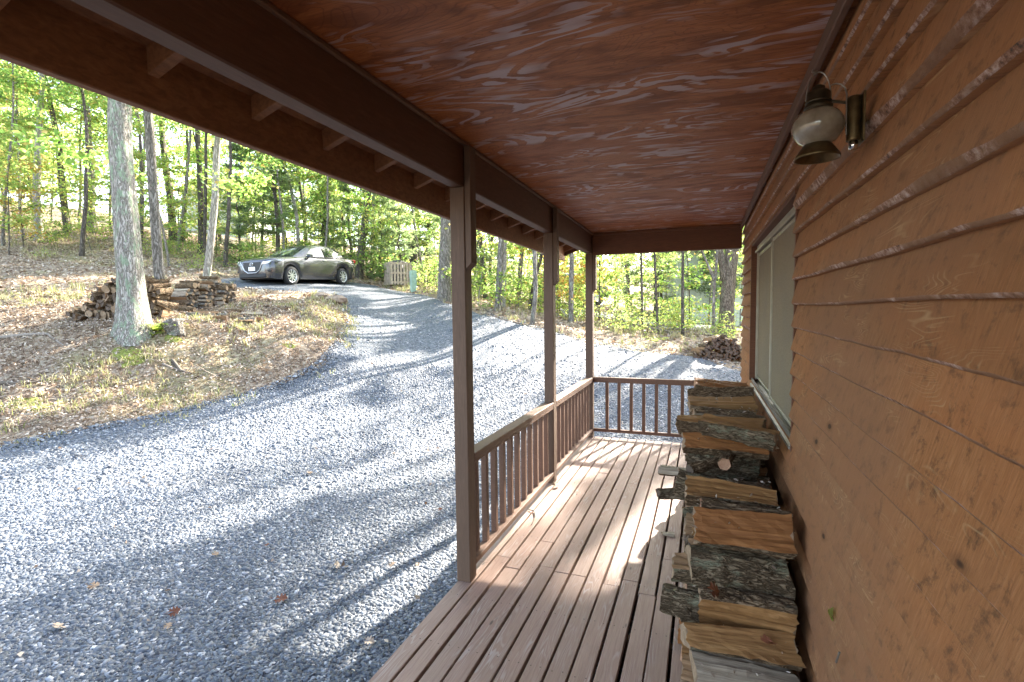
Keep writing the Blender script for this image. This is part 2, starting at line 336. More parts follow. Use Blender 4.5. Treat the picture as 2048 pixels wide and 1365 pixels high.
def special():
    t = NT('window_screen'); n = t.noise(t.coord((1, 300, 300)), 1, 2); b = t.noise(t.coord(), 2.5, 3)
    c = t.ramp(n, [(0.35, (0.17, 0.138, 0.09)), (0.65, (0.27, 0.225, 0.155))]); c = t.mix(t.ramp(b, [(0.4, 0.0), (0.7, 0.3)]), c, (0.15, 0.14, 0.12))
    t.base(c); t.rough(0.9, 0.1); M['window_screen'] = t.m
    t = NT('lamp_glass'); n = t.noise(t.coord(), 14, 4, 0.6)
    t.base(t.ramp(n, [(0.3, (0.16, 0.13, 0.09)), (0.7, (0.33, 0.285, 0.22))])); t.rough(0.13, 0.6)
    t.b.inputs['Transmission Weight'].default_value = 0.2; t.b.inputs['Coat Weight'].default_value = 0.3; M['lamp_glass'] = t.m
    t = NT('car_paint'); t.base((0.042, 0.041, 0.046)); t.rough(0.25, 0.5); t.b.inputs['Metallic'].default_value = 0.4
    t.b.inputs['Coat Weight'].default_value = 0.9; t.b.inputs['Coat Roughness'].default_value = 0.05; M['car_paint'] = t.m
    t = NT('dark_paint'); t.base((0.02, 0.023, 0.028)); t.rough(0.3, 0.5); t.b.inputs['Coat Weight'].default_value = 0.8; M['dark_paint'] = t.m
    t = NT('car_glass'); t.base((0.03, 0.035, 0.035)); t.rough(0.04, 0.9); t.b.inputs['Coat Weight'].default_value = 1.0; M['car_glass'] = t.m
    t = NT('lens_glass'); t.base((0.6, 0.63, 0.66)); t.rough(0.08, 0.8); t.b.inputs['Metallic'].default_value = 0.5; M['lens_glass'] = t.m
special()

# ------------------------------------------------------------------ mesh helpers
def link(name, me, parent=None):
    o = bpy.data.objects.new(name, me); COL.objects.link(o)
    if parent: o.parent = parent
    return o
def mesh_np(name, V, Q, mats, midx=None, smooth=False):
    V = np.asarray(V, np.float32); Q = np.asarray(Q, np.int32); k = Q.shape[1]
    me = bpy.data.meshes.new(name)
    me.vertices.add(len(V)); me.vertices.foreach_set('co', V.ravel())
    me.loops.add(Q.size); me.loops.foreach_set('vertex_index', Q.ravel())
    me.polygons.add(len(Q)); me.polygons.foreach_set('loop_start', np.arange(0, Q.size, k, dtype=np.int32))
    if midx is not None: me.polygons.foreach_set('material_index', np.asarray(midx, np.int32))
    if smooth: me.polygons.foreach_set('use_smooth', np.ones(len(Q), bool))
    me.update(calc_edges=True); me.validate()
    for mm in (mats if isinstance(mats, (list, tuple)) else [mats]): me.materials.append(mm)
    return me
class MB:
    """collects boxes, tubes and faces, builds one mesh"""
    def __init__(s): s.v = []; s.f = []; s.mi = []; s.sm = []
    def add(s, vs, fs, mi=0, sm=False):
        b = len(s.v); s.v += [tuple(map(float, p)) for p in vs]
        for f in fs: s.f.append([b + i for i in f]); s.mi.append(mi); s.sm.append(sm)
    def box(s, a, b, mi=0, rot=None, c=None):
        (x0, y0, z0), (x1, y1, z1) = a, b
        vs = [(x, y, z) for z in (z0, z1) for y in (y0, y1) for x in (x0, x1)]
        if rot is not None:
            c = Vector(c if c is not None else ((x0 + x1) / 2, (y0 + y1) / 2, (z0 + z1) / 2))
            vs = [tuple(rot @ (Vector(p) - c) + c) for p in vs]
        s.add(vs, [(0, 2, 3, 1), (4, 5, 7, 6), (0, 1, 5, 4), (2, 6, 7, 3), (0, 4, 6, 2), (1, 3, 7, 5)], mi)
    def bar(s, p, q, w, h, mi=0, up=(0, 0, 1)):
        p, q = Vector(p), Vector(q); d = (q - p).normalized(); u = Vector(up)
        sd = d.cross(u).normalized(); u = sd.cross(d).normalized()
        vs = [e + sd * (sx * w / 2) + u * (sz * h / 2) for e in (p, q) for sz in (-1, 1) for sx in (-1, 1)]
        s.add(vs, [(0, 1, 3, 2), (4, 6, 7, 5), (0, 4, 5, 1), (2, 3, 7, 6), (0, 2, 6, 4), (1, 5, 7, 3)], mi)
    def tube(s, pts, rad, n=8, mi=0, cap=True, jit=0.0, rng=None, lump=None):
        pts = [Vector(p) for p in pts]; k = len(pts)
        rad = rad if isinstance(rad, (list, tuple, np.ndarray)) else [rad] * k
        vs = []; ref = Vector((1, 0, 0.13)).normalized()
        for i, p in enumerate(pts):
            d = (pts[min(i + 1, k - 1)] - pts[max(i - 1, 0)]).normalized()
            if abs(d.dot(ref)) > 0.9: ref = Vector((0.1, 1, 0)).normalized()
            a = (ref - d * d.dot(ref)).normalized(); b = d.cross(a); ref = a
            for j in range(n):
                t = 2 * math.pi * j / n; r = rad[i]
                if lump: r *= lump(i, t)
                if jit and rng is not None: r *= 1 + jit * (rng.random() - 0.5)
                vs.append(p + a * (r * math.cos(t)) + b * (r * math.sin(t)))
        fs = [(i * n + j, i * n + (j + 1) % n, (i + 1) * n + (j + 1) % n, (i + 1) * n + j) for i in range(k - 1) for j in range(n)]
        s.add(vs, fs, mi, True)
        if cap:
            s.add([vs[j] for j in range(n)], [tuple(reversed(range(n)))], mi); s.add([vs[(k - 1) * n + j] for j in range(n)], [tuple(range(n))], mi)
    def lathe(s, prof, c=(0, 0, 0), n=24, mi=0):
        vs = [(c[0] + r * math.cos(2 * math.pi * j / n), c[1] + r * math.sin(2 * math.pi * j / n), c[2] + z) for r, z in prof for j in range(n)]
        s.add(vs, [(i * n + j, i * n + (j + 1) % n, (i + 1) * n + (j + 1) % n, (i + 1) * n + j) for i in range(len(prof) - 1) for j in range(n)], mi, True)
    def mesh(s, name, mats):
        me = bpy.data.meshes.new(name); me.from_pydata(s.v, [], s.f); me.update()
        for mm in (mats if isinstance(mats, (list, tuple)) else [mats]): me.materials.append(mm)
        me.polygons.foreach_set('material_index', s.mi); me.polygons.foreach_set('use_smooth', s.sm); me.update()
        return me
    def build(s, name, mats, parent=None, bevel=0):
        o = link(name, s.mesh(name, mats), parent)
        if bevel:
            b = o.modifiers.new('bevel', 'BEVEL'); b.width = bevel; b.segments = 1; b.limit_method = 'ANGLE'
        return o
def tag(o, label=None, cat=None, group=None, kind=None):
    if label: o['label'] = label
    if cat: o['category'] = cat
    if group: o['group'] = group
    if kind: o['kind'] = kind
    return o
def empty(name, loc=(0, 0, 0), rz=0.0, label=None, cat=None, group=None):
    o = bpy.data.objects.new(name, None); COL.objects.link(o); o.location = loc; o.rotation_euler = (0, 0, rz); o.empty_display_size = 0.1
    return tag(o, label, cat, group)
def copy_tree(o, parent=None):
    c = o.copy(); COL.objects.link(c)
    if parent: c.parent = parent
    for ch in o.children: copy_tree(ch, c)
    return c

# ------------------------------------------------------------------ terrain
CTRL = []
for px, py, Z in [(0, 900, 6.3), (300, 842, 7.2), (500, 790, 8.2), (650, 720, 9.5), (690, 640, 12.5), (700, 592, 16), (583, 567, 19.4), (685, 571, 21.1),
                  (797, 577, 22.5), (828, 587, 20), (888, 601, 17), (998, 626, 15.5), (1063, 648, 14), (1143, 645, 16), (1190, 688, 13), (1300, 703, 12.8), (1435, 722, 12.6),
                  (1200, 785, 10), (800, 800, 9), (800, 700, 11.5), (800, 630, 15), (950, 740, 10.5), (1050, 690, 12), (1283, 655, 17), (1365, 668, 15.5), (1450, 674, 15.5), (1420, 655, 24), (1400, 652, 28),
                  (1150, 612, 27), (1245, 615, 38), (1250, 636, 24), (0, 862, 6.9), (0, 742, 7.9), (300, 762, 8.4), (150, 700, 8.7), (270, 655, 9.2), (0, 640, 9.7), (330, 632, 10.5), (480, 640, 10.4),
                  (550, 690, 9.7), (460, 752, 8.9), (610, 622, 12.6), (480, 577, 17), (0, 562, 16), (200, 557, 17), (0, 537, 18.5), (300, 543, 19.5), (470, 547, 21), (0, 450, 27), (300, 470, 28), (450, 508, 28),
                  (620, 540, 29), (800, 560, 29), (1000, 598, 30), (-300, 870, 6.9), (-300, 740, 8.2), (-300, 560, 16), (-300, 440, 27),
                  (0, 400, 45), (450, 470, 45), (800, 540, 45), (1100, 605, 50), (1400, 630, 45), (1700, 660, 30), (1700, 700, 16)]:
    CTRL.append(wp(px, py, Z))
for x, y, z in [(-1.4, 0, -.35), (-1.4, 3, -.35), (-1.4, 6.4, -.33), (-3, 0, -.35), (-3, 2.5, -.35), (-3, 4.5, -.31), (-5, 0, -.34), (-5, 3, -.27), (-6.5, -3, -.3), (0, 3, -.35), (0, 6.4, -.33), (3, 6.5, -.33), (-2, 7, -.27), (.8, 8, -.24),
                (4, 0, -.35), (10, 0, -.35), (10, 8, -.2), (0, -8, -.4), (-6, -8, -.3), (-12, -6, .6), (12, -8, -.4), (20, 10, -.1), (-20, -8, 2.0), (0, -30, -.6), (40, -20, -1), (-60, -20, 8), (-70, 40, 14), (-30, 90, 10), (50, 40, -.5), (60, 100, 0), (30, 95, 1.5), (-70, 110, 16)]:
    CTRL.append((x, y, z))
CTRL = np.array(CTRL, float)
def _phi(r): return np.sqrt(r * r + 1.2 ** 2)
_n = len(CTRL); _D = np.linalg.norm(CTRL[:, None, :2] - CTRL[None, :, :2], axis=2)
_A = np.zeros((_n + 3, _n + 3)); _A[:_n, :_n] = _phi(_D) - np.eye(_n) * 0.12; _A[:_n, _n] = 1; _A[:_n, _n + 1:] = CTRL[:, :2]; _A[_n:, :_n] = _A[:_n, _n:].T
_W = np.linalg.solve(_A, np.r_[CTRL[:, 2], 0, 0, 0])
def gz(x, y):
    x = np.atleast_1d(np.asarray(x, float)); y = np.atleast_1d(np.asarray(y, float)); out = np.zeros(x.shape)
    xf, yf = x.ravel(), y.ravel(); o = out.ravel()
    for s in range(0, len(xf), 20000):
        e = s + 20000
        d = np.hypot(xf[s:e, None] - CTRL[None, :, 0], yf[s:e, None] - CTRL[None, :, 1])
        o[s:e] = _phi(d) @ _W[:_n] + _W[_n] + _W[_n + 1] * xf[s:e] + _W[_n + 2] * yf[s:e]
    return o.reshape(x.shape)
def g1(x, y): return float(gz(x, y)[0])
def gp(px, py):
    """ground point under a photo position"""
    Z = np.linspace(1.5, 60, 400); P = O + Z[:, None] * (RT * (px - 1024) / F - UP * (py - 682.5) / F + FW)
    d = P[:, 2] - gz(P[:, 0], P[:, 1]); k = np.where(d < 0)[0]
    i = k[0] if len(k) else 399
    return P[i]
def depth(p): return float((np.asarray(p) - O) @ FW)

# value noise for lumps and ragged borders
_P = RNG.random((64, 64))
def vn(x, y):
    xi, yi = np.floor(x).astype(int), np.floor(y).astype(int); fx, fy = x - xi, y - yi
    fx, fy = fx * fx * (3 - 2 * fx), fy * fy * (3 - 2 * fy); g = lambda a, b: _P[a % 64, b % 64]
    return (g(xi, yi) * (1 - fx) + g(xi + 1, yi) * fx) * (1 - fy) + (g(xi, yi + 1) * (1 - fx) + g(xi + 1, yi + 1) * fx) * fy
def fbm(x, y, o=4): return sum(vn(x * 2 ** k + 17 * k, y * 2 ** k + 9 * k) * .5 ** k for k in range(o)) / (2 - .5 ** (o - 1))

drive_px = [(-500, 880), (0, 903), (150, 876), (300, 846), (450, 808), (560, 775), (640, 738), (680, 700), (692, 668), (700, 640), (690, 612), (672, 594), (560, 583), (480, 576), (430, 566), (420, 560), (480, 555), (600, 556), (740, 570), (850, 592), (893, 607), (945, 622), (1000, 638), (1060, 656), (1150, 682), (1250, 697), (1380, 716), (1480, 738), (1600, 760)]
DRV = np.array([gp(*p)[:2] for p in drive_px] + [(8, 9.5), (9, -7), (-9, -7)])
def sdist(x, y, poly):
    """signed distance to a polygon, negative inside"""
    x = np.asarray(x, float); y = np.asarray(y, float); d = np.full(x.shape, 1e9); ins = np.zeros(x.shape, bool)
    for i in range(len(poly)):
        ax, ay = poly[i]; bx, by = poly[(i + 1) % len(poly)]
        ex, ey = bx - ax, by - ay; L = ex * ex + ey * ey + 1e-12
        t = np.clip(((x - ax) * ex + (y - ay) * ey) / L, 0, 1)
        d = np.minimum(d, np.hypot(x - ax - t * ex, y - ay - t * ey))
        c = ((ay > y) != (by > y)); xx = ax + (y - ay) * ex / (ey if abs(ey) > 1e-12 else 1e-12)
        ins ^= c & (x < xx)
    return np.where(ins, -d, d)
def lumps(x, y):
    sd = sdist(x, y, DRV)
    return np.clip(sd / 0.8, 0, 1) * ((fbm(x * 1.1, y * 1.1) - .5) * .26 + (fbm(x * 4 + 5, y * 4) - .5) * .16) + np.exp(-((sd - .75) / .42) ** 2) * .16 * np.clip(fbm(x * .8 + 9, y * .8) * 2.4 - .7, 0, 1) * (x < -4)
def ground_z(x, y):
    x = np.atleast_1d(np.asarray(x, float)); y = np.atleast_1d(np.asarray(y, float))
    return gz(x, y) + lumps(x, y)
def gh(x, y): return float(ground_z(x, y)[0])

def grid_faces(nx, ny):
    i = np.arange(nx - 1)[None, :] + np.arange(ny - 1)[:, None] * nx
    return np.stack([i, i + 1, i + 1 + nx, i + nx], -1).reshape(-1, 4)
u = np.linspace(-1, 1, 420); vv = np.linspace(-.62, 1, 420)
gx = -5 + 80 * np.sign(u) * np.abs(u) ** 2.3 + 6 * u; gy = 10 + 110 * np.sign(vv) * np.abs(vv) ** 2.2 + 8 * vv
X, Y = np.meshgrid(gx, gy); Zg = ground_z(X, Y)
ground = tag(link('ground', mesh_np('ground', np.stack([X.ravel(), Y.ravel(), Zg.ravel()], 1), grid_faces(420, 420), M['forest_ground'], smooth=True)), kind='structure')

# gravel drive: a sheet that dips under the soil along a ragged edge
dx = np.arange(-24, 9, .11); dy = np.arange(-7, 27, .11); X, Y = np.meshgrid(dx, dy)
sd_ = sdist(X, Y, DRV) + (fbm(X * .9, Y * .9) - .5) * .9 + (fbm(X * 4, Y * 4) - .5) * .35
Zd = gz(X, Y) + .045 - np.clip(sd_ + .25, 0, 2) * .22 + (fbm(X * .6, Y * .6, 2) - .5) * .035
Qd = grid_faces(len(dx), len(dy)); keep = (sd_.ravel()[Qd].min(1) < .35)
drive = tag(link('gravel_driveway', mesh_np('gravel_driveway', np.stack([X.ravel(), Y.ravel(), Zd.ravel()], 1), Qd[keep], M['gravel_sheet'], smooth=True)), kind='structure')

# loose stones of the near gravel
def chips(n, xy, size, flat=(.22, .42), zoff=.045):
    x, y = xy[:, 0], xy[:, 1]; z = gz(x, y) + zoff + (fbm(x * .6, y * .6, 2) - .5) * .035
    base = np.array([[-1, -1, -1], [1, -1, -1], [1, 1, -1], [-1, 1, -1], [-.7, -.7, 1], [.7, -.7, 1], [.7, .7, 1], [-.7, .7, 1]], float)
    V = base[None] + RNG.uniform(-.38, .38, (n, 8, 3)); sc = size[:, None] * np.stack([RNG.uniform(.7, 1.3, n), RNG.uniform(.45, .9, n), RNG.uniform(*flat, n)], 1) * .5
    V = V * sc[:, None, :]
    a = RNG.uniform(0, 6.283, n); tx = RNG.normal(0, .16, n); ty = RNG.normal(0, .16, n)
    V[:, :, 2] += V[:, :, 0] * tx[:, None] + V[:, :, 1] * ty[:, None]
    ca, sa = np.cos(a)[:, None], np.sin(a)[:, None]
    Vx = V[:, :, 0] * ca - V[:, :, 1] * sa; Vy = V[:, :, 0] * sa + V[:, :, 1] * ca
    V = np.stack([Vx + x[:, None], Vy + y[:, None], V[:, :, 2] + (z + size * .05)[:, None]], 2).reshape(-1, 3)
    q = np.array([[4, 5, 6, 7], [0, 1, 5, 4], [1, 2, 6, 5], [2, 3, 7, 6], [3, 0, 4, 7]])
    return V, (q[None] + 8 * np.arange(n)[:, None, None]).reshape(-1, 4)
def near_pts(n, z0, z1, px0, px1):
    Z = np.sqrt(RNG.uniform(z0 ** 2, z1 ** 2, n)); px = RNG.uniform(px0, px1, n)
    s = (px - 1024) / F * Z; x = _r[0] * s + _f[0] * Z; y = _r[1] * s + _f[1] * Z
    ok = (sdist(x, y, DRV) < .12) & ~((x > -1.36) & (y < 6.35)) & ~((x > .3) & (y < 6.7)); return np.stack([x, y], 1)[ok]
a = near_pts(85000, 1.9, 5.2, -250, 1250); b = near_pts(60000, 5.2, 10.5, -150, 1600); c = near_pts(15000, 6, 15, -100, 1600)
VV, QQ = [], []
off = 0
for pts, sz in ((a, (.013, .032)), (b, (.018, .038)), (c, (.025, .05))):
    V, Q = chips(len(pts), pts, RNG.uniform(*sz, len(pts)) * np.where(RNG.random(len(pts)) < .06, 1.5, 1)); VV.append(V); QQ.append(Q + off); off += len(V)
tag(link('gravel', mesh_np('gravel', np.concatenate(VV), np.concatenate(QQ), M['gravel_stone'])), kind='stuff', label='blue grey slate chippings loose on the driveway beside the deck')

# ------------------------------------------------------------------ cabin with its porch
XW, XPI, PW = .413, -1.274, .089
Y1, Y2, Y3, YEND = 2.67, 4.505, 6.284, 6.5
XE, YD = -1.361, 6.362
ZR = .758
def zsag(y): return -.0085 * (y - 3)
ZB = lambda y: 2.313 + zsag(y)
ZC = lambda y: 2.548 + zsag(y)
YN = -2.2
cabin = empty('cabin', (0, 0, 0), 0, 'brown stained wooden cabin with lap siding, sliding window and covered front porch', 'cabin')

# siding: every lap is a strip with a waney lower edge
def siding():
    V, Q, mi = [], [], []
    def strip(y0, y1, zb, seed):
        n = max(3, int((y1 - y0) / .028)); y = np.linspace(y0, y1, n); rs = np.random.default_rng(seed)
        ph = rs.random() * 60; wv = (fbm(y * 1.1 + ph, y * 0 + seed) - .5) * .016 + (fbm(y * 5 + ph, y * 0 + seed) - .5) * .006
        e = .007 + rs.choice([.1, .2, .4, .8]) * (.12 * np.clip(fbm(y * .9 + ph * 2, y * 0 + seed * 3) - .5, 0, 1)) + .0025 * vn(y * 30, y * 0 + seed)
        zl = zb + wv; o = np.zeros(n)
        xo = (fbm(y * 1.2, y * 0 + seed * 7) - .5) * .006
        P = [np.stack([o + XW + .033, y, o + zb + .134], 1), np.stack([XW + xo, y, zl + e], 1), np.stack([XW + xo + .004 + e * .35, y, zl], 1), np.stack([o + XW + .0385, y, zl + .001], 1)]
        b = sum(len(v) for v in V); V.append(np.concatenate(P)); k = np.arange(n - 1)
        for r_ in range(3):
            Q.append(np.stack([b + r_ * n + k, b + r_ * n + k + 1, b + (r_ + 1) * n + k + 1, b + (r_ + 1) * n + k], 1)); mi.append(np.full(n - 1, 1 if r_ == 1 else 0))
        V.append(np.concatenate([p[[0, -1]] for p in P])); b2 = b + 4 * n     # end caps
        Q.append(np.array([[b2, b2 + 2, b2 + 4, b2 + 6], [b2 + 7, b2 + 5, b2 + 3, b2 + 1]])); mi.append(np.array([0, 0]))
    for k in range(-17, 9):
        zb = 1.625 + .1165 * k + random.uniform(-.004, .004)
        if zb > 2.56: continue
        if zb + .08 > .91 and zb + .03 < 2.175:
            strip(YN, 2.895 + random.uniform(-.004, .004), zb, k + 40); strip(5.285, YEND + random.uniform(0, .01), zb, k + 90)
        else: strip(YN, YEND + random.uniform(0, .01), zb, k + 140)
    return mesh_np('siding', np.concatenate(V), np.concatenate(Q), [M['rough_siding'], M['waney_edge']], np.concatenate(mi))
link('siding', siding(), cabin)
b = MB(); xs = XW + .040
b.box((xs, YN, -.6), (xs + .1, 2.89, 2.62)); b.box((xs, 5.29, -.6), (xs + .1, YEND - .01, 2.62)); b.box((xs, 2.89, -.6), (xs + .1, 5.29, .89)); b.box((xs, 2.89, 2.19), (xs + .1, 5.29, 2.62))
b.build('wall', M['cross_stain'], cabin)
# other walls of the body
b = MB()
for k in range(26):
    z = -.4 + .1165 * k; b.add([(xs, YEND + .012, z + .12), (xs, YEND + .035, z), (6.4, YEND + .035, z), (6.4, YEND + .012, z + .12)], [(0, 1, 2, 3)])
    b.add([(xs, YEND + .035, z), (xs, YEND + .01, z), (6.4, YEND + .01, z), (6.4, YEND + .035, z)], [(0, 1, 2, 3)])
b.box((xs + .1, YEND - .06, -.6), (6.4, YEND + .008, 4.6)); b.box((6.3, YN, -.6), (6.4, YEND - .07, 2.62)); b.box((xs + .1, YN, -.6), (6.3, YN + .06, 4.0))
b.build('end_wall', M['rough_siding'], cabin)

# window
win = empty('window'); win.parent = cabin
b = MB()
b.box((XW + .002, 5.253, .93), (XW + .12, 5.287, 2.17)); b.box((XW + .014, 2.893, .87), (XW + .12, 2.925, 2.17)); b.box((XW + .006, 2.893, 2.168), (XW + .12, 5.287, 2.195))
b.build('casing', M['cross_stain'], win, .002)
b = MB(); xf = XW + .05
b.box((xf, 2.926, 2.115), (xf + .05, 5.252, 2.167)); b.box((xf - .018, 2.926, 2.105), (xf - .001, 5.252, 2.125)); b.box((xf, 2.926, .945), (xf + .05, 2.958, 2.114)); b.box((xf, 5.222, .945), (xf + .05, 5.252, 2.114))
b.box((xf - .012, 4.062, .952), (xf + .012, 4.083, 2.10)); b.box((xf - .004, 4.085, .952), (xf + .03, 4.118, 2.112))
b.box((xf - .006, 2.96, 2.075), (xf + .014, 4.06, 2.098)); b.box((xf + .012, 4.12, 2.075), (xf + .03, 5.22, 2.098)); b.box((xf - .006, 2.96, .955), (xf + .014, 4.06, .975)); b.box((xf + .012, 4.12, .955), (xf + .03, 5.22, .975))
b.build('frame', M['alu_frame'], win, .002)
b = MB(); b.box((xf, 2.962, .976), (xf + .008, 4.058, 2.074)); b.box((xf - .001, 2.962, 1.535), (xf, 4.058, 1.545)); b.build('screen', M['window_screen'], win)
b = MB(); b.box((xf + .018, 4.122, .976), (xf + .025, 5.218, 2.074)); b.box((xf + .017, 4.122, 1.535), (xf + .018, 5.218, 1.545)); b.build('screen', M['window_screen'], win)
b = MB(); b.box((xf + .06, 2.9, .9), (xf + .3, 5.28, 2.18)); b.build('blind', M['alu_frame'], win)
b = MB()
b.add([(XW + .008, 2.93, .900), (XW + .008, 5.25, .900), (xf + .05, 5.25, .940), (xf + .05, 2.93, .940), (XW + .008, 2.93, .882), (XW + .008, 5.25, .882), (xf + .05, 5.25, .882), (xf + .05, 2.93, .882)],
      [(0, 3, 2, 1), (0, 1, 5, 4), (0, 4, 7, 3), (1, 2, 6, 5), (4, 5, 6, 7)])
b.box((XW + .02, 2.93, .925), (XW + .03, 5.25, .95)); b.build('sill', M['sill_alu'], win)

# deck
b = MB(); rs = random.Random(3)
for k in range(17):
    x0 = XE + .003 + .1034 * k; x1 = x0 + .0905
    if k == 16: x1 = XW + .02
    cuts = [YN] + sorted({[2.95, 3.02, 2.9, 3.35, 2.98, 2.97, 2.96, 4.75][k % 8] + rs.uniform(-.03, .03), [.2, 1.1, .6, -.4][k % 4]} | ({4.95 + rs.uniform(-.02, .02)} if k % 3 == 1 else set())) + [YD]
    for c0, c1 in zip(cuts[:-1], cuts[1:]):
        j = rs.uniform(-.003, .003); dz = rs.uniform(-.003, .001)
        b.box((x0 + j, c0 + .0016, -.038 + dz), (x1 + j, c1 - .0016, dz))
deck = b.build('deck', M['deck_boards'], cabin, .003)
b = MB()
for k in range(17):
    for q in range(21):
        for f in (.022, .068):
            x, y = XE + .003 + .1034 * k + f + rs.uniform(-.003, .003), YN + .12 + .42 * q + rs.uniform(-.006, .006)
            b.add([(x + .0034 * math.cos(t), y + .0034 * math.sin(t), .0016) for t in np.linspace(0, 2 * math.pi, 7)[:-1]], [tuple(range(6))])
tag(b.build('nail_heads', M['brass_dark'], cabin), kind='stuff')
b = MB()
b.box((XE + .035, YN, -.235), (XE + .073, YD - .05, -.042)); b.box((XE + .074, YD - .09, -.235), (XW + .03, YD - .052, -.042))
for k in range(20): b.box((XE + .074, YN + .1 + .42 * k, -.2), (XW + .03, YN + .14 + .42 * k, -.044))
for y in (0, Y1, Y2, Y3): b.box((XE + .08, y, -.6), (XE + .17, y + .09, -.236))
b.build('joist', M['beam_stain'], cabin)
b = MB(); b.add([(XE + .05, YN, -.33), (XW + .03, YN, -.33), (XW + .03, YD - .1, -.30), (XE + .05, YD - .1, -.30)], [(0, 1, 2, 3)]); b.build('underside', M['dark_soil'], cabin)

# ceiling, beams, eave
b = MB()
pe = [YN, -.92, .3, 1.52, 2.74, 3.96, 5.18, Y3 + .09]
for ya, yb in zip(pe[:-1], pe[1:]):
    ya, yb = ya + .0014, yb - .0014; d_ = random.uniform(-.0015, .0015)
    b.add([(XPI - .06, ya, ZC(ya) + .012 + d_), (XPI - .06, yb, ZC(yb) + .012 + d_), (xs + .01, yb, ZC(yb) + .012 + d_), (xs + .01, ya, ZC(ya) + .012 + d_)], [(0, 1, 2, 3)])
    b.add([(XPI - .06, y_, ZC(y_) + z_ + d_) for y_ in (ya, yb) for z_ in (.012, .024)] + [(xs + .01, y_, ZC(y_) + z_ + d_) for y_ in (ya, yb) for z_ in (.012, .024)], [(0, 4, 5, 1), (2, 3, 7, 6)])
b.build('porch_ceiling', M['plywood_ceiling'], cabin)
def beam_y(bm, x0, x1, y0, y1, zf0, zf1):
    vs = [(x, y, zf(y)) for zf in (zf0, zf1) for y in (y0, y1) for x in (x0, x1)]
    bm.add(vs, [(0, 2, 3, 1), (4, 5, 7, 6), (0, 1, 5, 4), (2, 6, 7, 3), (0, 4, 6, 2), (1, 3, 7, 5)])
b = MB(); beam_y(b, XPI - PW + .002, XPI - .006, YN, Y3 + PW, ZB, lambda y: ZC(y) + .01); b.build('beam', M['beam_stain'], cabin, .006)
b = MB(); b.box((XPI - .004, Y3 + .004, ZB(6.3) - .018), (XW - .012, Y3 + .085, ZC(6.3) + .008)); b.build('beam', M['cross_stain'], cabin, .005)
b = MB(); beam_y(b, XPI - .005, XPI + .016, YN, Y3, lambda y: ZC(y) - .012, lambda y: ZC(y) + .011); b.build('ceiling_trim', M['rail_stain'], cabin, .004)
b = MB(); beam_y(b, XW - .032, XW - .008, YN, Y3, lambda y: ZC(y) - .05, lambda y: ZC(y) + .011); b.build('ceiling_trim', M['rail_stain'], cabin, .003)
b = MB(); b.box((XPI + .018, Y3 - .018, ZC(6.3) - .02), (XW - .034, Y3 + .003, ZC(6.3) + .011)); b.build('ceiling_trim', M['cross_stain'], cabin, .004)
SL = .35; XF = -1.7
zraf = lambda x: 2.378 + SL * (x - XF)
def slab_x(bm, x0, x1, y0, y1, th, lo=0.0):
    vs = [(x, y, zraf(x) + dz + lo + zsag(y)) for dz in (0, th) for y in (y0, y1) for x in (x0, x1)]
    bm.add(vs, [(0, 2, 3, 1), (4, 5, 7, 6), (0, 1, 5, 4), (2, 6, 7, 3), (0, 4, 6, 2), (1, 3, 7, 5)])
for k in range(-7, 14):
    y = 1.2 + .41 * k
    if y > 6.6: continue
    b = MB(); slab_x(b, XF + .001, XPI - .03, y, y + .038, .088); b.build('rafter', M['fascia_stain'], cabin, .002)
b = MB(); slab_x(b, XF - .03, 3.4, YN, 6.66, .016, .0895); b.build('roof_sheathing', M['fascia_stain'], cabin)
b = MB(); slab_x(b, XF - .06, 3.4, YN - .05, 6.7, .014, .107)
b.add([(3.4, YN - .05, zraf(3.4) + .1), (3.4, 6.75, zraf(3.4) + .1), (8.4, 6.75, zraf(3.4) - 1.5), (8.4, YN - .05, zraf(3.4) - 1.5)], [(0, 1, 2, 3)]); b.build('roof', M['roof_shingle'], cabin)
b = MB(); beam_y(b, XF - .038, XF, YN, 6.6, lambda y: 2.272 + zsag(y), lambda y: 2.47 + zsag(y)); b.build('fascia', M['fascia_stain'], cabin, .004)
b = MB()
for x0, x1 in ((XF + .002, XPI - PW),):
    slab_x(b, x0, x1, 6.571, 6.6, .13, -.045)
b.build('barge_board', M['beam_stain'], cabin, .003)

# posts with the cleat that ties each to the beam
for i, y in enumerate((Y1, Y2, Y3)):
    b = MB(); b.box((XPI - PW, y, -.002 if i else 0.0), (XPI, y + PW, ZB(y) - .001))
    p = b.build('post', M['post_stain'], cabin, .004)
    b = MB(); z0 = 1.845 + zsag(y); z1 = ZC(y) - .014
    pr = [(XPI + .001, z0), (XPI + .038, z0 + .037), (XPI + .038, z1), (XPI + .001, z1)]
    b.add([(x, yy, z) for yy in (y + .006, y + PW - .006) for x, z in pr], [(0, 1, 2, 3), (7, 6, 5, 4), (0, 4, 5, 1), (1, 5, 6, 2), (2, 6, 7, 3), (3, 7, 4, 0)])
    b.build('cleat', M['post_stain'], p, .002)
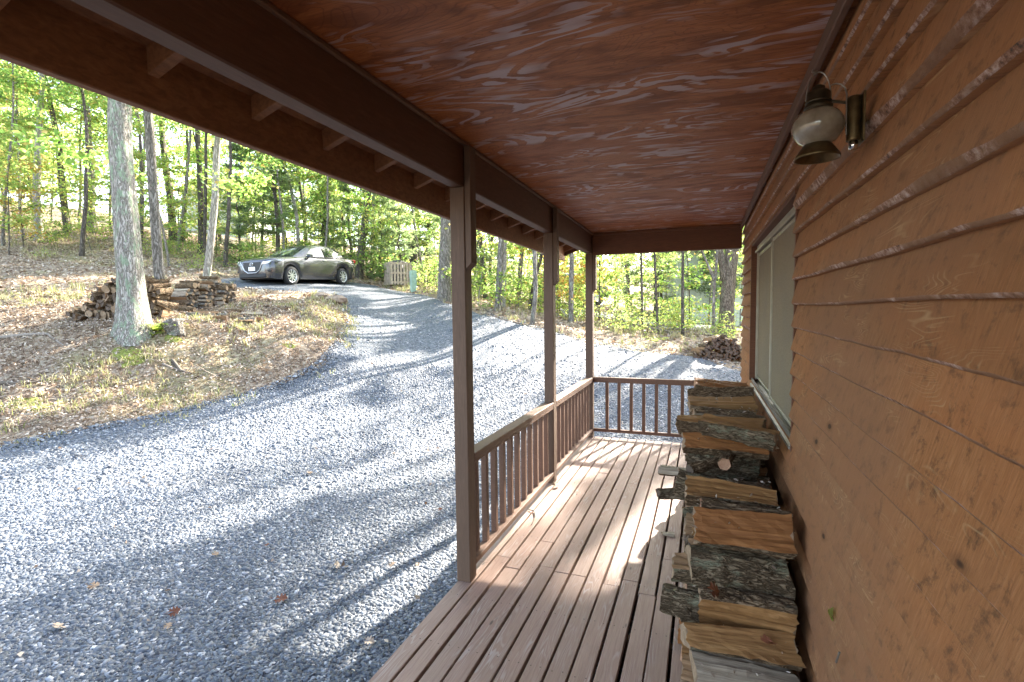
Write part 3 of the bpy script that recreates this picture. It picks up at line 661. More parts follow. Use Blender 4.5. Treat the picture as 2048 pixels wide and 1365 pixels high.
# railings
def rail_y(y0, y1, n):
    e = empty('railing'); e.parent = cabin
    b = MB(); b.box((XPI - .088, y0 + .002, ZR - .038), (XPI + .001, y1 - .002, ZR)); b.box((XPI - .026, y0 + .002, ZR - .062), (XPI - .002, y1 - .002, ZR - .0385)); b.build('top_rail', M['rail_stain'], e, .004)
    b = MB(); b.box((XPI - .066, y0 + .002, .07), (XPI - .002, y1 - .002, .108)); b.build('bottom_rail', M['rail_stain'], e, .004)
    for k in range(n):
        y = y0 + (y1 - y0) * (k + .62) / (n + .25)
        b = MB(); b.box((XPI - .064, y - .019, .1085), (XPI - .0265, y + .019, ZR - .0385)); b.build('baluster', M['rail_stain'], e, .002)
rail_y(Y1 + PW, Y2, 11); rail_y(Y2 + PW, Y3, 11)
e = empty('railing'); e.parent = cabin
yr = Y3 + .03
b = MB(); b.box((XPI + .002, yr, ZR - .062), (XW - .012, yr + .06, ZR + .002)); b.build('top_rail', M['rail_stain'], e, .004)
b = MB(); b.box((XPI + .002, yr + .012, .072), (XW - .012, yr + .05, .11)); b.build('bottom_rail', M['rail_stain'], e, .004)
for k in range(11):
    x = XPI + .168 + .1485 * k
    if x > XW - .05: break
    b = MB(); b.box((x - .019, yr + .012, .1105), (x + .019, yr + .05, ZR - .0625)); b.build('baluster', M['rail_stain'], e, .002)

# ------------------------------------------------------------------ lantern on the wall
lx, ly = .296, 1.68
lan = empty('wall_lantern', (lx, ly, 2.115), 0, 'old brass wall lantern with frosted glass globe fixed high on the siding', 'lantern'); lan.scale = (.9, .9, .9)
def part(bm, name, mat, root, bevel=0):
    return bm.build(name, mat, root, bevel)
b = MB(); b.lathe([(.036, -.050), (.052, -.040), (.066, -.022), (.0735, 0.0), (.070, .022), (.058, .042), (.040, .054), (.031, .058)], n=32); part(b, 'glass_globe', M['lamp_glass'], lan)
b = MB(); b.lathe([(.0, -.062), (.046, -.064), (.061, -.092), (.064, -.094), (.063, -.086), (.050, -.066), (.040, -.052), (.036, -.048), (.0, -.046)], n=32); part(b, 'base_rim', M['brass_old'], lan)
b = MB(); b.lathe([(0, .055), (.040, .055), (.040, .066), (.033, .070), (.033, .104), (.026, .112), (.018, .114), (.018, .124), (.008, .130), (0, .130)], n=24)
b.lathe([(.034, .076), (.037, .079), (.034, .082)], n=24); part(b, 'cap', M['brass_dark'], lan)
b = MB()
b.tube([(-.034 * math.cos(t), 0, .085 + .085 * math.sin(t)) for t in np.linspace(0, math.pi, 15)], .0022, 6); b.tube([(-.006, 0, .171), (-.020, -.004, .174)], .005, 8)
part(b, 'bail', M['wire_metal'], lan)
b = MB(); b.box((.1125, -.034, -.06), (.1185, .034, .085)); b.lathe([(.0, -.05), (.02, -.05), (.02, -.044), (.02, .075), (.017, .082), (0, .082)], (.0965, 0, 0), 20); part(b, 'wall_bracket', M['brass_old'], lan, .001)
b = MB(); b.bar((.030, 0, .078), (.08, 0, .066), .007, .007); part(b, 'arm', M['brass_dark'], lan)
b = MB(); b.tube([(.076, -.004, -.03), (.075, -.004, .09), (.071, 0, .112), (.06, 0, .124), (.046, 0, .128), (.034, .0, .126)], .0025, 6); part(b, 'hook', M['wire_metal'], lan)
b = MB(); b.lathe([(0, -.075), (.012, -.075), (.012, -.051), (0, -.051)], (.0965, 0, 0), 14); part(b, 'socket_nut', M['chrome'], lan)

# ------------------------------------------------------------------ logs
def log_mesh(name, L, Rr, kind, seed, bark='bark_log', split='split_tan', end='log_end', bow=.0):
    rs = np.random.default_rng(seed); pts = []
    if kind == 'round':
        na = 12; prof = [(Rr * math.cos(t), Rr * math.sin(t), 0) for t in np.linspace(0, 2 * math.pi, na, endpoint=False)]
    elif kind == 'slab':    # flat board-like split with bark only on its underside
        prof = [(-Rr, -.45 * Rr, 1), (-Rr * .95, .38 * Rr, 1), (Rr * .2, .5 * Rr, 1), (Rr, .36 * Rr, 1), (Rr * .95, -.4 * Rr, 0), (0, -.75 * Rr, 0)]
    else:
        th = {'half': math.pi * .95, 'quarter': math.pi * .58, 'wedge': math.pi * .42}[kind]
        RR = Rr * {'half': 1.0, 'quarter': 1.45, 'wedge': 1.75}[kind]; na = 7
        prof = [(RR * math.sin(t), RR * math.cos(t), 0) for t in np.linspace(th / 2, -th / 2, na)]
        prof[-1] = (*prof[-1][:2], 1)
        pr = np.array(prof)[:, :2]; ap = (rs.uniform(-.12, .12) * RR, rs.uniform(-.1, .05) * RR)
        prof.append((*((np.array(prof[-1][:2]) * .5 + np.array(ap) * .5) + rs.normal(0, .03, 2) * RR), 1)); prof.append((*ap, 1)); prof.append((*((np.array(prof[0][:2]) * .5 + np.array(ap) * .5) + rs.normal(0, .03, 2) * RR), 1))
        c = np.array([p[:2] for p in prof]).mean(0); prof = [(p[0] - c[0], p[1] - c[1], p[2]) for p in prof]
    if kind != 'round':
        fine = []
        for i, p in enumerate(prof):
            q = prof[(i + 1) % len(prof)]; fine.append(p)
            if p[2] == 1:
                for f in (.25, .5, .75): fine.append((p[0] + (q[0] - p[0]) * f + rs.normal(0, .028) * Rr, p[1] + (q[1] - p[1]) * f + rs.normal(0, .028) * Rr, 1))
            else: fine.append(((p[0] + q[0]) / 2 * 1.02, (p[1] + q[1]) / 2 * 1.02, 0))
        prof = fine
    prof = [(p[0] * rs.uniform(.95, 1.05), p[1] * rs.uniform(.95, 1.05), p[2]) for p in prof]
    n = len(prof); nx = 13; V = []; ph = rs.random() * 40; tap = rs.uniform(-.32, .32); twt = rs.uniform(-.35, .35); shx = rs.uniform(-.18, .18)
    for i in range(nx):
        x = (i / (nx - 1) - .5) * L; sk = rs.normal(0, .004) if 0 < i < nx - 1 else 0
        bw = bow * (1 - (2 * x / L) ** 2); tw = rs.normal(0, .02)
        for j, (a, b_, k) in enumerate(prof):
            s = 1 + (.22 if k == 0 else .10) * (vn(np.array([i * .9 + ph]), np.array([j * 1.3 + ph]))[0] - .5) + (.05 if k == 0 else .012) * rs.normal()
            g_ = s * (1 + tap * x / L); ct, st_ = math.cos(twt * x / L), math.sin(twt * x / L); aa, bb = a * g_ * ct - b_ * g_ * st_, a * g_ * st_ + b_ * g_ * ct; V.append((x + (rs.normal(0, .005) + shx * a if i in (0, nx - 1) else sk), aa + bw * .4 + tw * .02, bb + bw))
    Q, mi = [], []
    for i in range(nx - 1):
        for j in range(n): Q.append((i * n + j, i * n + (j + 1) % n, (i + 1) * n + (j + 1) % n, (i + 1) * n + j)); mi.append(prof[j][2])
    me = bpy.data.meshes.new(name); V0 = list(V)
    e0 = len(V0); V0 += [V[j] for j in range(n)]; e1 = len(V0); V0 += [V[(nx - 1) * n + j] for j in range(n)]
    F_ = Q + [tuple(e0 + j for j in range(n))[::-1], tuple(e1 + j for j in range(n))]; mi += [2, 2]
    me.from_pydata([tuple(map(float, v)) for v in V0], [], F_)
    for q in (bark, split, end): me.materials.append(M[q])
    me.polygons.foreach_set('material_index', mi); me.update(); return me
def put_log(me, c, axis, roll, label, group, cat='firewood log', name='firewood_log'):
    o = link(name, me); ax = Vector(axis).normalized(); q = ax.to_track_quat('X', 'Z')
    o.rotation_mode = 'QUATERNION'; o.rotation_quaternion = q @ Matrix.Rotation(roll, 3, 'X').to_quaternion(); o.location = c
    return tag(o, label, cat, group)
GP = 'split logs of the firewood stack on the deck'
# y, z, r, kind, roll(deg), bark, split, end, xl, xr, yaw(deg), pitch(deg), label
TOP = [
 (4.66, .93, .085, 'half', 190, 'bark_log', 'split_rust', 'log_end_fresh', -.06, .36, 2, -7, 'frayed reddish split log with a sunlit end, farthest on top of the deck stack'),
 (4.50, .84, .07, 'quarter', 30, 'bark_log', 'split_dull', 'log_end', -.05, .35, -3, -4, 'dull split log just below the frayed reddish one at the far end'),
 (4.30, .92, .06, 'wedge', 95, 'bark_log', 'split_dull', 'log_end', -.10, .37, -4, 2, 'twisted bark strip lying across the far end of the deck stack'),
 (4.06, .90, .075, 'slab', 20, 'bark_log', 'split_tan', 'log_end', -.09, .36, -2, 4, 'tan slab with pale left end, third log from the far end of the stack'),
 (3.86, .86, .07, 'half', 0, 'bark_log', 'split_dull', 'log_end', -.08, .34, 2, -1, 'dark bark log in the hollow behind the grey ridged log'),
 (3.62, .88, .08, 'quarter', -20, 'bark_log', 'split_grey', 'log_end', -.06, .36, 3, -2, 'grey ridged log with round pale cut end beside the window sill'),
 (3.42, .855, .07, 'quarter', 150, 'bark_log', 'split_tan', 'log_end', -.14, .36, -6, 2, 'log with orange-tan split top and pale blocky left end'),
 (3.27, .85, .06, 'half', 0, 'bark_log_lichen', 'split_dull', 'log_end', .05, .37, -4, 2, 'short lichen-flecked bark log tucked behind the slanting log'),
 (3.03, .92, .065, 'quarter', 145, 'bark_log_lichen', 'split_tan', 'log_end', -.01, .38, -17, -5, 'slanting log with round cut end, its right end against the window sill'),
 (3.17, .80, .08, 'quarter', 165, 'bark_log', 'split_rust', 'log_end', -.10, .34, -3, 0, 'reddish-brown split log beneath the slanting log'),
 (2.93, .635, .095, 'half', 5, 'bark_log_lichen', 'split_tan', 'log_end', -.12, .33, 2, -2, 'thick knobbly bark log in the dip of the deck stack'),
 (2.70, .665, .07, 'quarter', 160, 'bark_log', 'split_tan', 'log_end', -.07, .34, 3, -2, 'smooth tan split log with a chip near its right end'),
 (2.55, .66, .058, 'half', 10, 'bark_log', 'split_tan', 'log_end_fresh', .0, .38, 5, -2, 'thin bark log with yellow cut end behind the big rust-brown log'),
 (2.46, .60, .09, 'quarter', 172, 'bark_log', 'split_rust', 'log_end', -.025, .37, 2, -1, 'big smooth rust-brown split log, widest clean face of the deck stack'),
 (2.44, .445, .09, 'half', 25, 'bark_log_lichen', 'split_tan', 'log_end', -.045, .36, 2, -1, 'mossy green lichened bark log under the big rust-brown log'),
 (2.38, .315, .10, 'quarter', -38, 'bark_log', 'split_tan', 'log_end', .0, .37, 4, -1, 'thick bark log with a yellow split ridge and a rust leaf on it'),
 (2.26, .205, .068, 'quarter', 168, 'bark_log', 'split_tan', 'log_end', -.06, .36, 2, -1, 'flat tan split log with a broken knot, third from the near end'),
 (2.14, .12, .085, 'slab', 25, 'bark_log', 'split_grey', 'log_end', -.02, .37, 5, -2, 'whitish weathered crumbling split log, second from the near end'),
 (2.00, .09, .085, 'half', 10, 'bark_log_lichen', 'split_dull', 'log_end', -.045, .35, 3, 0, 'nearest bark log with pale green lichen, cut off by the frame'),
 (2.48, .36, .08, 'quarter', 150, 'bark_log_lichen', 'split_dull', 'log_end', -.12, .28, 0, 0, 'dull log whose squared left end sticks out past the yellow ridged log'),
 (2.46, .245, .065, 'half', 20, 'bark_log_lichen', 'split_grey', 'log_end_old', -.165, .25, 4, 0, 'log jutting furthest over the deck boards near the front, pale lichen end'),
 (2.20, .07, .06, 'quarter', 170, 'bark_log', 'split_dull', 'log_end', -.06, .30, 0, 0, 'dull split log lying on the deck under the tan log with the knot'),
 (3.44, .56, .04, 'slab', 0, 'bark_log_lichen', 'split_grey', 'log_end_old', -.25, .1, -12, 3, 'loose bark slab sticking out to the left toward the end railing'),
 (3.34, .46, .05, 'half', 0, 'bark_log_lichen', 'split_dull', 'log_end_old', -.26, .15, 14, 6, 'ragged bark chunk poking out over the deck below the loose slab'),
]
for i, (y, z, r, kind, roll, bk, sp, en, xl, xr, yw, pt, lab) in enumerate(TOP):
    r *= 1.14; yw += random.uniform(-6, 6); roll += random.uniform(-12, 12)
    me = log_mesh('firewood_log', xr - xl, r, kind, 100 + i, bk, sp, en, random.uniform(-.008, .008))
    put_log(me, ((xl + xr) / 2, y, z), (math.cos(R(yw)), math.sin(R(yw)), math.sin(R(pt))), R(roll), lab, GP)
me = log_mesh('firewood_log', .34, .036, 'round', 77, 'bark_log', 'split_tan', 'log_end_fresh')
put_log(me, (.135, 3.10, .765), (.10, 1, -.05), 0, 'small round log pointing at the viewer, pink cut end in the dip', GP)
me = log_mesh('firewood_log', .24, .03, 'round', 78, 'bark_log', 'split_tan', 'log_end_old')
put_log(me, (.03, 3.02, .735), (.7, .6, .1), 0, 'dark gnarled branch stub lying in the dip of the stack', GP)
nd = 420; ti = RNG.integers(0, 22, nd); dy = np.array([TOP[i][0] for i in ti]) + RNG.normal(0, .045, nd); dzt = np.array([TOP[i][1] + TOP[i][2] * .75 for i in ti]) - np.abs(RNG.normal(0, .02, nd))
DEB = (np.stack([RNG.uniform(-.03, .37, nd), dy, dzt], 1), RNG.uniform(.008, .035, nd))
FILL = [log_mesh('firewood_log', .40 + .02 * (k % 3), .066 + .006 * (k % 4), ['quarter', 'half', 'wedge', 'quarter', 'half', 'round'][k % 6], 300 + k, ['bark_log', 'bark_log_lichen'][k % 2], ['split_tan', 'split_dull', 'split_rust'][k % 3], ['log_end', 'log_end_fresh', 'log_end_old', 'log_end'][k % 4], .004) for k in range(12)]
rs = random.Random(11)
def topz(y): return float(np.interp(y, [2.05, 2.35, 2.5, 2.65, 3.05, 3.2, 4.8], [.0, .10, .40, .50, .50, .66, .76]))
row = 0; z = .062
while z < .8:
    y = 2.3 + (.07 if row % 2 else 0)
    while y < 4.74:
        if z < topz(y):
            put_log(FILL[rs.randrange(12)], (.15 + rs.uniform(-.03, .03), y, z), (1, rs.uniform(-.04, .04), rs.uniform(-.02, .02)), rs.uniform(0, 6.28),
                    'split log in the lower courses of the deck stack', GP + ', lower courses')
        y += .135
    z += .118; row += 1

# yard woodpiles: cut lengths stacked behind the two trunks
YARD = [log_mesh('firewood_log', .43, .052 + .006 * (k % 4), ['half', 'quarter', 'round', 'half', 'wedge', 'quarter', 'slab', 'half'][k % 8], 500 + k, ['bark_grey', 'bark_log', 'bark_log'][k % 3], ['split_grey', 'split_dull'][k % 2], ['log_end', 'log_end_old'][k % 2], .005) for k in range(16)]
rh = Vector((RT[0], RT[1], 0)).normalized(); fh = Vector((_f[0], _f[1], 0))
rs = random.Random(21)
for ci, (px, py, n, dep) in enumerate([(308, 622, 4, 2), (351, 622, 6, 3), (392, 617, 7, 3), (430, 613, 5, 3)]):
    p = Vector(gp(px, py)); row_lab = ['the partly hidden row between the two trunks', 'the row right of the slim trunk', 'the tallest middle row', 'the rightmost row'][ci]
    for dp in range(dep):
        q = p + fh * (.2 * dp); g = gh(q.x, q.y); z = g + .05
        for k in range(n + (1 if dp else 0)):
            c = q + rh * rs.uniform(-.03, .03) + fh * (.03 * k + rs.uniform(-.02, .02)); c.z = z
            ax = rh + fh * rs.uniform(-.12, .12) + Vector((0, 0, rs.uniform(-.07, .04)))
            put_log(YARD[rs.randrange(16)], c, ax, rs.uniform(-.5, .5) + (0 if rs.random() < .7 else math.pi), 'grey log in ' + row_lab + ' of the yard woodpile', 'logs in ' + row_lab + ' of the yard woodpile')
            z += rs.uniform(.075, .098)
for i in range(18):
    p = Vector(gp(rs.uniform(362, 505), rs.uniform(622, 643))); p.z = gh(p.x, p.y) + .035
    put_log(YARD[rs.randrange(16)], p, rh + fh * rs.uniform(-.5, .5), rs.uniform(0, 6), 'fallen split log on the leaf litter in front of the yard woodpile', 'fallen logs in front of the yard woodpile')
def heap(px0, px1, pyb, prof, axis, dia, lab, grp, meshes, jit, nmax, deep=1):
    a = Vector(gp(px0, pyb)); b_ = Vector(gp(px1, pyb)); W = (b_ - a); L = W.length; d = W.normalized(); cnt = 0
    for dp in range(deep):
        k = 0; z = dia * .45
        while z < 2:
            s = dia * (.5 if k % 2 else .1)
            while s < L:
                hmax = float(np.interp(s / L, *prof))
                if z < hmax and cnt < nmax:
                    c = a + d * (s + rs.uniform(-.25, .25) * dia) + fh * (dp * .36 + .12 * (z + rs.uniform(-.4, .4) * .3)); c.z = gh(c.x, c.y) + z + rs.uniform(-.15, .15) * dia
                    put_log(meshes[rs.randrange(len(meshes))], c, Vector(axis) + rh * rs.uniform(-jit, jit) + Vector((0, 0, rs.uniform(-jit, jit) * .6)), rs.uniform(0, 6.28), lab, grp); cnt += 1
                s += dia
            z += dia * .82; k += 1
DK = [log_mesh('firewood_log', .38, .058 + .008 * (k % 3), ['quarter', 'half', 'round'][k % 3], 700 + k, 'bark_log', 'split_dull', ['log_end_old', 'log_end_old', 'log_end'][k % 3]) for k in range(9)]
SM = [log_mesh('firewood_log', .36, .042 + .005 * (k % 3), ['quarter', 'half', 'wedge'][k % 3], 740 + k, 'bark_log', 'split_dull', 'log_end_old') for k in range(8)]
heap(152, 335, 640, ([0, .18, .3, .48, .62, 1], [.10, .30, .52, .86, .92, .8]), fh + rh * .25, .125, 'dark log, cut end outward, in the heap left of and behind the mossy trunk', 'logs of the dark heap behind the mossy trunk', DK, .45, 75)
heap(1386, 1482, 718, ([0, .15, .45, .65, .85, 1], [.10, .28, .60, .62, .46, .2]), fh, .085, 'small round-ended log in the heap past the end railing under the forked oak', 'logs of the round-ended heap past the end railing', SM, .3, 95)

# ------------------------------------------------------------------ leaves and trees
def leaves_mesh(name, C, size, mat, rng, flat=.55, wr=.55, fold=True):
    """C: (n,3) leaf positions; every leaf a small pointed quad with its own tilt"""
    n = len(C); a = rng.uniform(0, 6.283, n)
    nz = np.clip(rng.normal(flat, .45, n), -1, 1); t = rng.uniform(0, 6.283, n); s_ = np.sqrt(1 - nz ** 2)
    N = np.stack([s_ * np.cos(t), s_ * np.sin(t), nz], 1)
    d = np.stack([np.cos(a), np.sin(a), rng.uniform(-.5, .2, n)], 1); d -= N * (d * N).sum(1)[:, None]; d /= np.linalg.norm(d, axis=1)[:, None]
    s = np.cross(N, d); L = size[:, None]
    V = np.stack([C - d * L * .5, C + s * L * wr * .5 - d * L * .08 + N * L * .06, C + d * L * .5, C - s * L * wr * .5 - d * L * .08 + N * L * .06], 1).reshape(-1, 3)
    return mesh_np(name, V, np.arange(4 * n).reshape(-1, 4), mat)
def limb(p, d, L, r, seg, rng, up=.15, wob=.25):
    pts = [Vector(p)]; d = Vector(d).normalized()
    for i in range(seg):
        d = (d + Vector((rng.normal(0, wob), rng.normal(0, wob), rng.normal(0, wob) + up)) * .5).normalized(); pts.append(pts[-1] + d * (L / seg))
    return pts, [max(.004, r * (1 - .8 * i / seg)) for i in range(seg + 1)]
def broadleaf(seed, h, r0, clear, spread, nlimb, nleaf, lsize, leafm, barkm, path=None, layer=.35, trunk=True):
    rng = np.random.default_rng(seed); b = MB()
    pts = [Vector((0, 0, -.25))]; d = Vector((rng.normal(0, .03), rng.normal(0, .03), 1)); N = 12
    for i in range(N):
        d = (d + Vector((rng.normal(0, .05), rng.normal(0, .05), 0)) + Vector((0, 0, .1))).normalized(); pts.append(pts[-1] + d * ((h + .25) / N))
    rad = [r0 * (1.28 if i == 0 else 1.0) * (1 - .86 * (i / N) ** 1.15) for i in range(N + 1)]
    if trunk: b.tube(pts, rad, 8, jit=.12, rng=rng)
    clumps = []
    for k in range(nlimb):
        f = clear + (1 - clear) * ((k + rng.random()) / nlimb); f = min(f, .985); i = int(f * N); t = f * N - i
        p = pts[i].lerp(pts[min(i + 1, N)], t); az = k * 2.4 + rng.normal(0, .5); up = .15 + .7 * f
        L = spread * (1.05 - .7 * f) * rng.uniform(.6, 1.15); dd = Vector((math.cos(az), math.sin(az), up * rng.uniform(.3, 1.1)))
        lp, lr = limb(p, dd, L, r0 * .33 * (1 - .65 * f) + .006, 5, rng); b.tube(lp, lr, 5, cap=False)
        for j in range(2, 6): clumps.append((lp[j], .28 + .1 * spread * .6))
        for q in range(2):
            s = lp[rng.integers(2, 5)]; az2 = az + rng.choice([-1, 1]) * rng.uniform(.5, 1.2)
            l2, r2 = limb(s, (math.cos(az2), math.sin(az2), .25), L * .5, .012 + r0 * .06, 3, rng); b.tube(l2, r2, 4, cap=False)
            for j in (1, 2, 3): clumps.append((l2[j], .26 + .1 * spread * .5))
    C = np.array([tuple(c) for c, _ in clumps]); W = np.array([w_ for _, w_ in clumps]); pick = rng.integers(0, len(C), nleaf); wt = rng.uniform(.4, 1.3, len(C))
    pos = C[pick] + rng.normal(0, 1, (nleaf, 3)) * (W * wt)[pick][:, None] * np.array([1, 1, layer])
    pos = pos[pos[:, 2] > .15]
    return b.mesh('trunk', M[barkm]), leaves_mesh('crown', pos, rng.uniform(.65, 1.3, len(pos)) * lsize, M[leafm], rng)
def pine(seed, h, r0, clear, spread, nneedle, nl, barkm='bark_dark'):
    rng = np.random.default_rng(seed); b = MB(); N = 10
    pts = [Vector((rng.normal(0, .03) * i, rng.normal(0, .03) * i, -.25 + (h + .25) * i / N)) for i in range(N + 1)]
    b.tube(pts, [r0 * (1 - .9 * i / N) for i in range(N + 1)], 7, jit=.1, rng=rng); C = []
    z = clear * h
    while z < h * .97:
        f = z / h
        for k in range(5):
            az = k * 1.257 + rng.random() * 1.2 + z; L = spread * (1.08 - f) ** .8 * rng.uniform(.55, 1.1)
            lp, lr = limb((0, 0, z), (math.cos(az), math.sin(az), .12), L, .028 * (1.1 - f), 4, rng, up=.02, wob=.12); b.tube(lp, lr, 4, cap=False)
            for t in np.linspace(.3, 1, max(3, int(L * 5))):
                i = min(3, int(t * 4)); C.append(tuple(lp[i].lerp(lp[i + 1], t * 4 - i) + Vector(rng.normal(0, .1, 3)) * L * .5 * Vector((1, 1, .35)).x))
        z += rng.uniform(.4, .75)
    C = np.array(C); n = nneedle; pick = rng.integers(0, len(C), n); base = C[pick] + rng.normal(0, .06, (n, 3))
    d = rng.normal(0, 1, (n, 3)); d[:, 2] = d[:, 2] * .6 + .25; d /= np.linalg.norm(d, axis=1)[:, None]
    s = np.cross(d, rng.normal(0, 1, (n, 3))); s /= np.linalg.norm(s, axis=1)[:, None]
    L = rng.uniform(.7, 1.25, (n, 1)) * nl; w_ = L * .11
    V = np.stack([base - s * w_ * .3, base + d * L * .6 - s * w_, base + d * L, base + d * L * .5 + s * w_], 1).reshape(-1, 3)
    return b.mesh('trunk', M[barkm]), mesh_np('crown', V, np.arange(4 * n).reshape(-1, 4), M['needle_pine'])

TV = {
 'oak0': broadleaf(1, 17, .17, .28, 4.2, 17, 7500, .17, 'leaf_oak', 'bark_grey'),
 'oak1': broadleaf(2, 15, .13, .22, 3.4, 16, 6500, .16, 'leaf_oak', 'bark_dark'),
 'oak2': broadleaf(3, 18, .20, .35, 4.6, 18, 8000, .18, 'leaf_oak', 'bark_grey'),
 'mid0': broadleaf(4, 11, .085, .18, 2.7, 15, 5000, .15, 'leaf_maple', 'bark_dark', layer=.25),
 'mid1': broadleaf(5, 12, .095, .25, 2.6, 14, 4600, .15, 'leaf_oak', 'bark_pale', layer=.3),
 'mid2': broadleaf(6, 9, .06, .15, 2.2, 13, 4200, .14, 'leaf_maple', 'bark_grey', layer=.22),
 'sap0': broadleaf(7, 5.0, .03, .15, 1.5, 11, 1700, .13, 'leaf_maple', 'bark_dark', layer=.18),
 'sap1': broadleaf(8, 3.6, .022, .12, 1.2, 10, 1300, .12, 'leaf_maple', 'bark_grey', layer=.18),
 'sap2': broadleaf(9, 4.2, .026, .15, 1.3, 10, 1300, .13, 'leaf_gold', 'bark_dark', layer=.2),
 'sap3': broadleaf(10, 4.6, .03, .15, 1.4, 11, 1600, .13, 'leaf_oak', 'bark_dark', layer=.2),
 'pine0': pine(11, 14, .15, .16, 2.7, 15000, .20), 'pine1': pine(12, 10, .10, .10, 2.1, 11000, .18), 'pine2': pine(13, 6, .06, .06, 1.5, 7000, .16),
 'spr0': broadleaf(20, 5.0, .03, .3, 1.5, 10, 520, .085, 'leaf_maple', 'bark_dark', layer=.2), 'spr1': broadleaf(21, 5.0, .03, .35, 1.5, 10, 460, .085, 'leaf_gold', 'bark_dark', layer=.2),
 'pole0': broadleaf(22, 14, .085, .42, 2.0, 12, 3000, .16, 'leaf_oak', 'bark_dark'), 'pole1': broadleaf(23, 13, .07, .45, 1.8, 11, 2600, .16, 'leaf_oak', 'bark_grey'),
 'shr0': broadleaf(14, 1.3, .012, .05, .75, 9, 650, .095, 'leaf_oak', 'bark_dark', layer=.4),
 'shr1': broadleaf(15, 1.0, .010, .05, .7, 8, 520, .09, 'leaf_maple', 'bark_dark', layer=.35),
 'shr2': broadleaf(16, .55, .006, .05, .4, 7, 220, .07, 'leaf_maple', 'bark_dark', layer=.4),
}
def tree(kind, x, y, sc, rz, name, label, cat, group=None, trunk=None, z=None, crown_off=None):
    t = empty(name, (x, y, gh(x, y) if z is None else z), rz, label, cat, group); t.scale = (sc, sc, sc)
    a, c = TV[kind]
    link('trunk', a, t)
    link('crown', c, t)
    return t
def traced(path, Z, diam, h, barkm, kind, csc, name, label, cat='tree', flare=1.35, side=10, taper=.45, limbs=0, seed=1, extra=None, lumpy=.1):
    """a trunk that follows the lean seen in the photo, carried on to its full height with its own crown"""
    P = [Vector(wp(px, py, Z)) for px, py in path]; base = P[0].copy(); base.z = gh(base.x, base.y)
    t = empty(name, base, 0, label, cat)
    L = [p - base for p in P]; L[0] = Vector((0, 0, -.2)); d = (L[-1] - L[-2]).normalized(); d = (d * .5 + Vector((0, 0, 1)) * .5).normalized()
    n0 = len(L)
    while L[-1].z < h: L.append(L[-1] + (d + Vector((random.uniform(-.08, .08), random.uniform(-.08, .08), 0))) * (h / 8)); d = (d * .8 + Vector((0, 0, .2))).normalized()
    # resample smoothly
    tt = np.r_[0, np.cumsum([(L[i + 1] - L[i]).length for i in range(len(L) - 1)])]; A = np.array([tuple(p) for p in L]); q = np.linspace(0, tt[-1], 40)
    A2 = np.stack([np.interp(q, tt, A[:, k]) for k in range(3)], 1)
    for _ in range(2): A2[1:-1] = .25 * A2[:-2] + .5 * A2[1:-1] + .25 * A2[2:]
    rng = np.random.default_rng(seed); f = q / tt[-1]
    rad = diam / 2 * ((1 - (1 - .18) * f ** 1.2) * (1 - taper * 0)) * (1 + (flare - 1) * np.exp(-q / (.75 * diam + .1)) * 1.3)
    ph = rng.random() * 6
    b = MB(); b.tube([Vector(p) for p in A2], rad, side * 2, lump=lambda i, th: 1 + lumpy * (math.sin(3 * th + ph + i * .05) * .5 * (1.6 if i < 3 else 1) + math.sin(7 * th + i * .4) * .28 + (vn(np.array([th * 3 + ph]), np.array([i * 1.5]))[0] - .5) * .9))
    top = Vector(A2[int(40 * .62)])
    for k in range(limbs):
        i = int(40 * rng.uniform(.3, .9)); az = rng.uniform(0, 6.28)
        lp, lr = limb(A2[i], (math.cos(az), math.sin(az), .5), diam * 7 * rng.uniform(.6, 1.2), diam * .18, 5, rng); b.tube(lp, lr, 5, cap=False)
    if extra: extra(b, t, base)
    link('trunk', b.mesh('trunk', M[barkm]), t)
    if kind:
        c = link('crown', TV[kind][1], t); c.scale = (csc, csc, csc); hh = h / csc; c.location = (A2[-8][0], A2[-8][1], 0 if csc * 17 > h else 0); c.rotation_euler = (0, 0, seed * 1.7)
    return t

traced([(268, 652), (258, 520), (252, 440), (245, 364), (237, 232)], 9.2, .40, 16, 'bark_oak_lichen', 'oak2', .92, 'oak_tree', 'thick grey oak with green lichen on its trunk, beside the yard woodpile', flare=1.75, side=16, limbs=6, seed=1, lumpy=.16)
traced([(325, 626), (315, 500), (305, 360), (300, 250)], 10.1, .19, 12, 'bark_grey', 'mid1', .95, 'oak_tree', 'slim straight trunk standing in the yard woodpile right of the lichened oak', seed=2, limbs=4)
traced([(404, 556), (420, 500), (426, 440), (433, 380), (430, 330), (437, 280)], 13.5, .19, 11, 'bark_pale', 'mid1', .85, 'maple_tree', 'pale curving trunk leaning right behind the yard woodpile', seed=3, limbs=4)
traced([(80, 492), (72, 400), (78, 260), (85, 160)], 23.5, .30, 15, 'bark_pale', 'oak0', .9, 'oak_tree', 'pale trunk on the leafy slope at the left edge of the wood', seed=4, limbs=4)
traced([(136, 480), (124, 370), (118, 290), (104, 225)], 25.5, .30, 15, 'bark_dark', 'oak1', 1.0, 'oak_tree', 'dark crooked trunk on the slope right of the pale one', seed=5, limbs=4)
traced([(402, 492), (401, 400), (399, 340)], 26, .29, 15, 'bark_dark', 'oak1', 1.0, 'oak_tree', 'dark straight trunk right of the pale curving trunk on the slope', seed=6)
traced([(345, 440), (338, 370), (328, 320)], 28, .38, 16, 'bark_dark', 'oak0', .95, 'oak_tree', 'thick dark leaning trunk between slim trunk and curving trunk', seed=7)
traced([(598, 490), (594, 430), (578, 360), (562, 318)], 25, .19, 12, 'bark_pale', 'mid1', .95, 'maple_tree', 'thin pale trunk bending left above the parked sedan', seed=8)
traced([(648, 492), (653, 410), (660, 330)], 27, .33, 16, 'bark_dark', 'oak1', 1.0, 'oak_tree', 'dark trunk rising straight behind the roof of the sedan', seed=9)
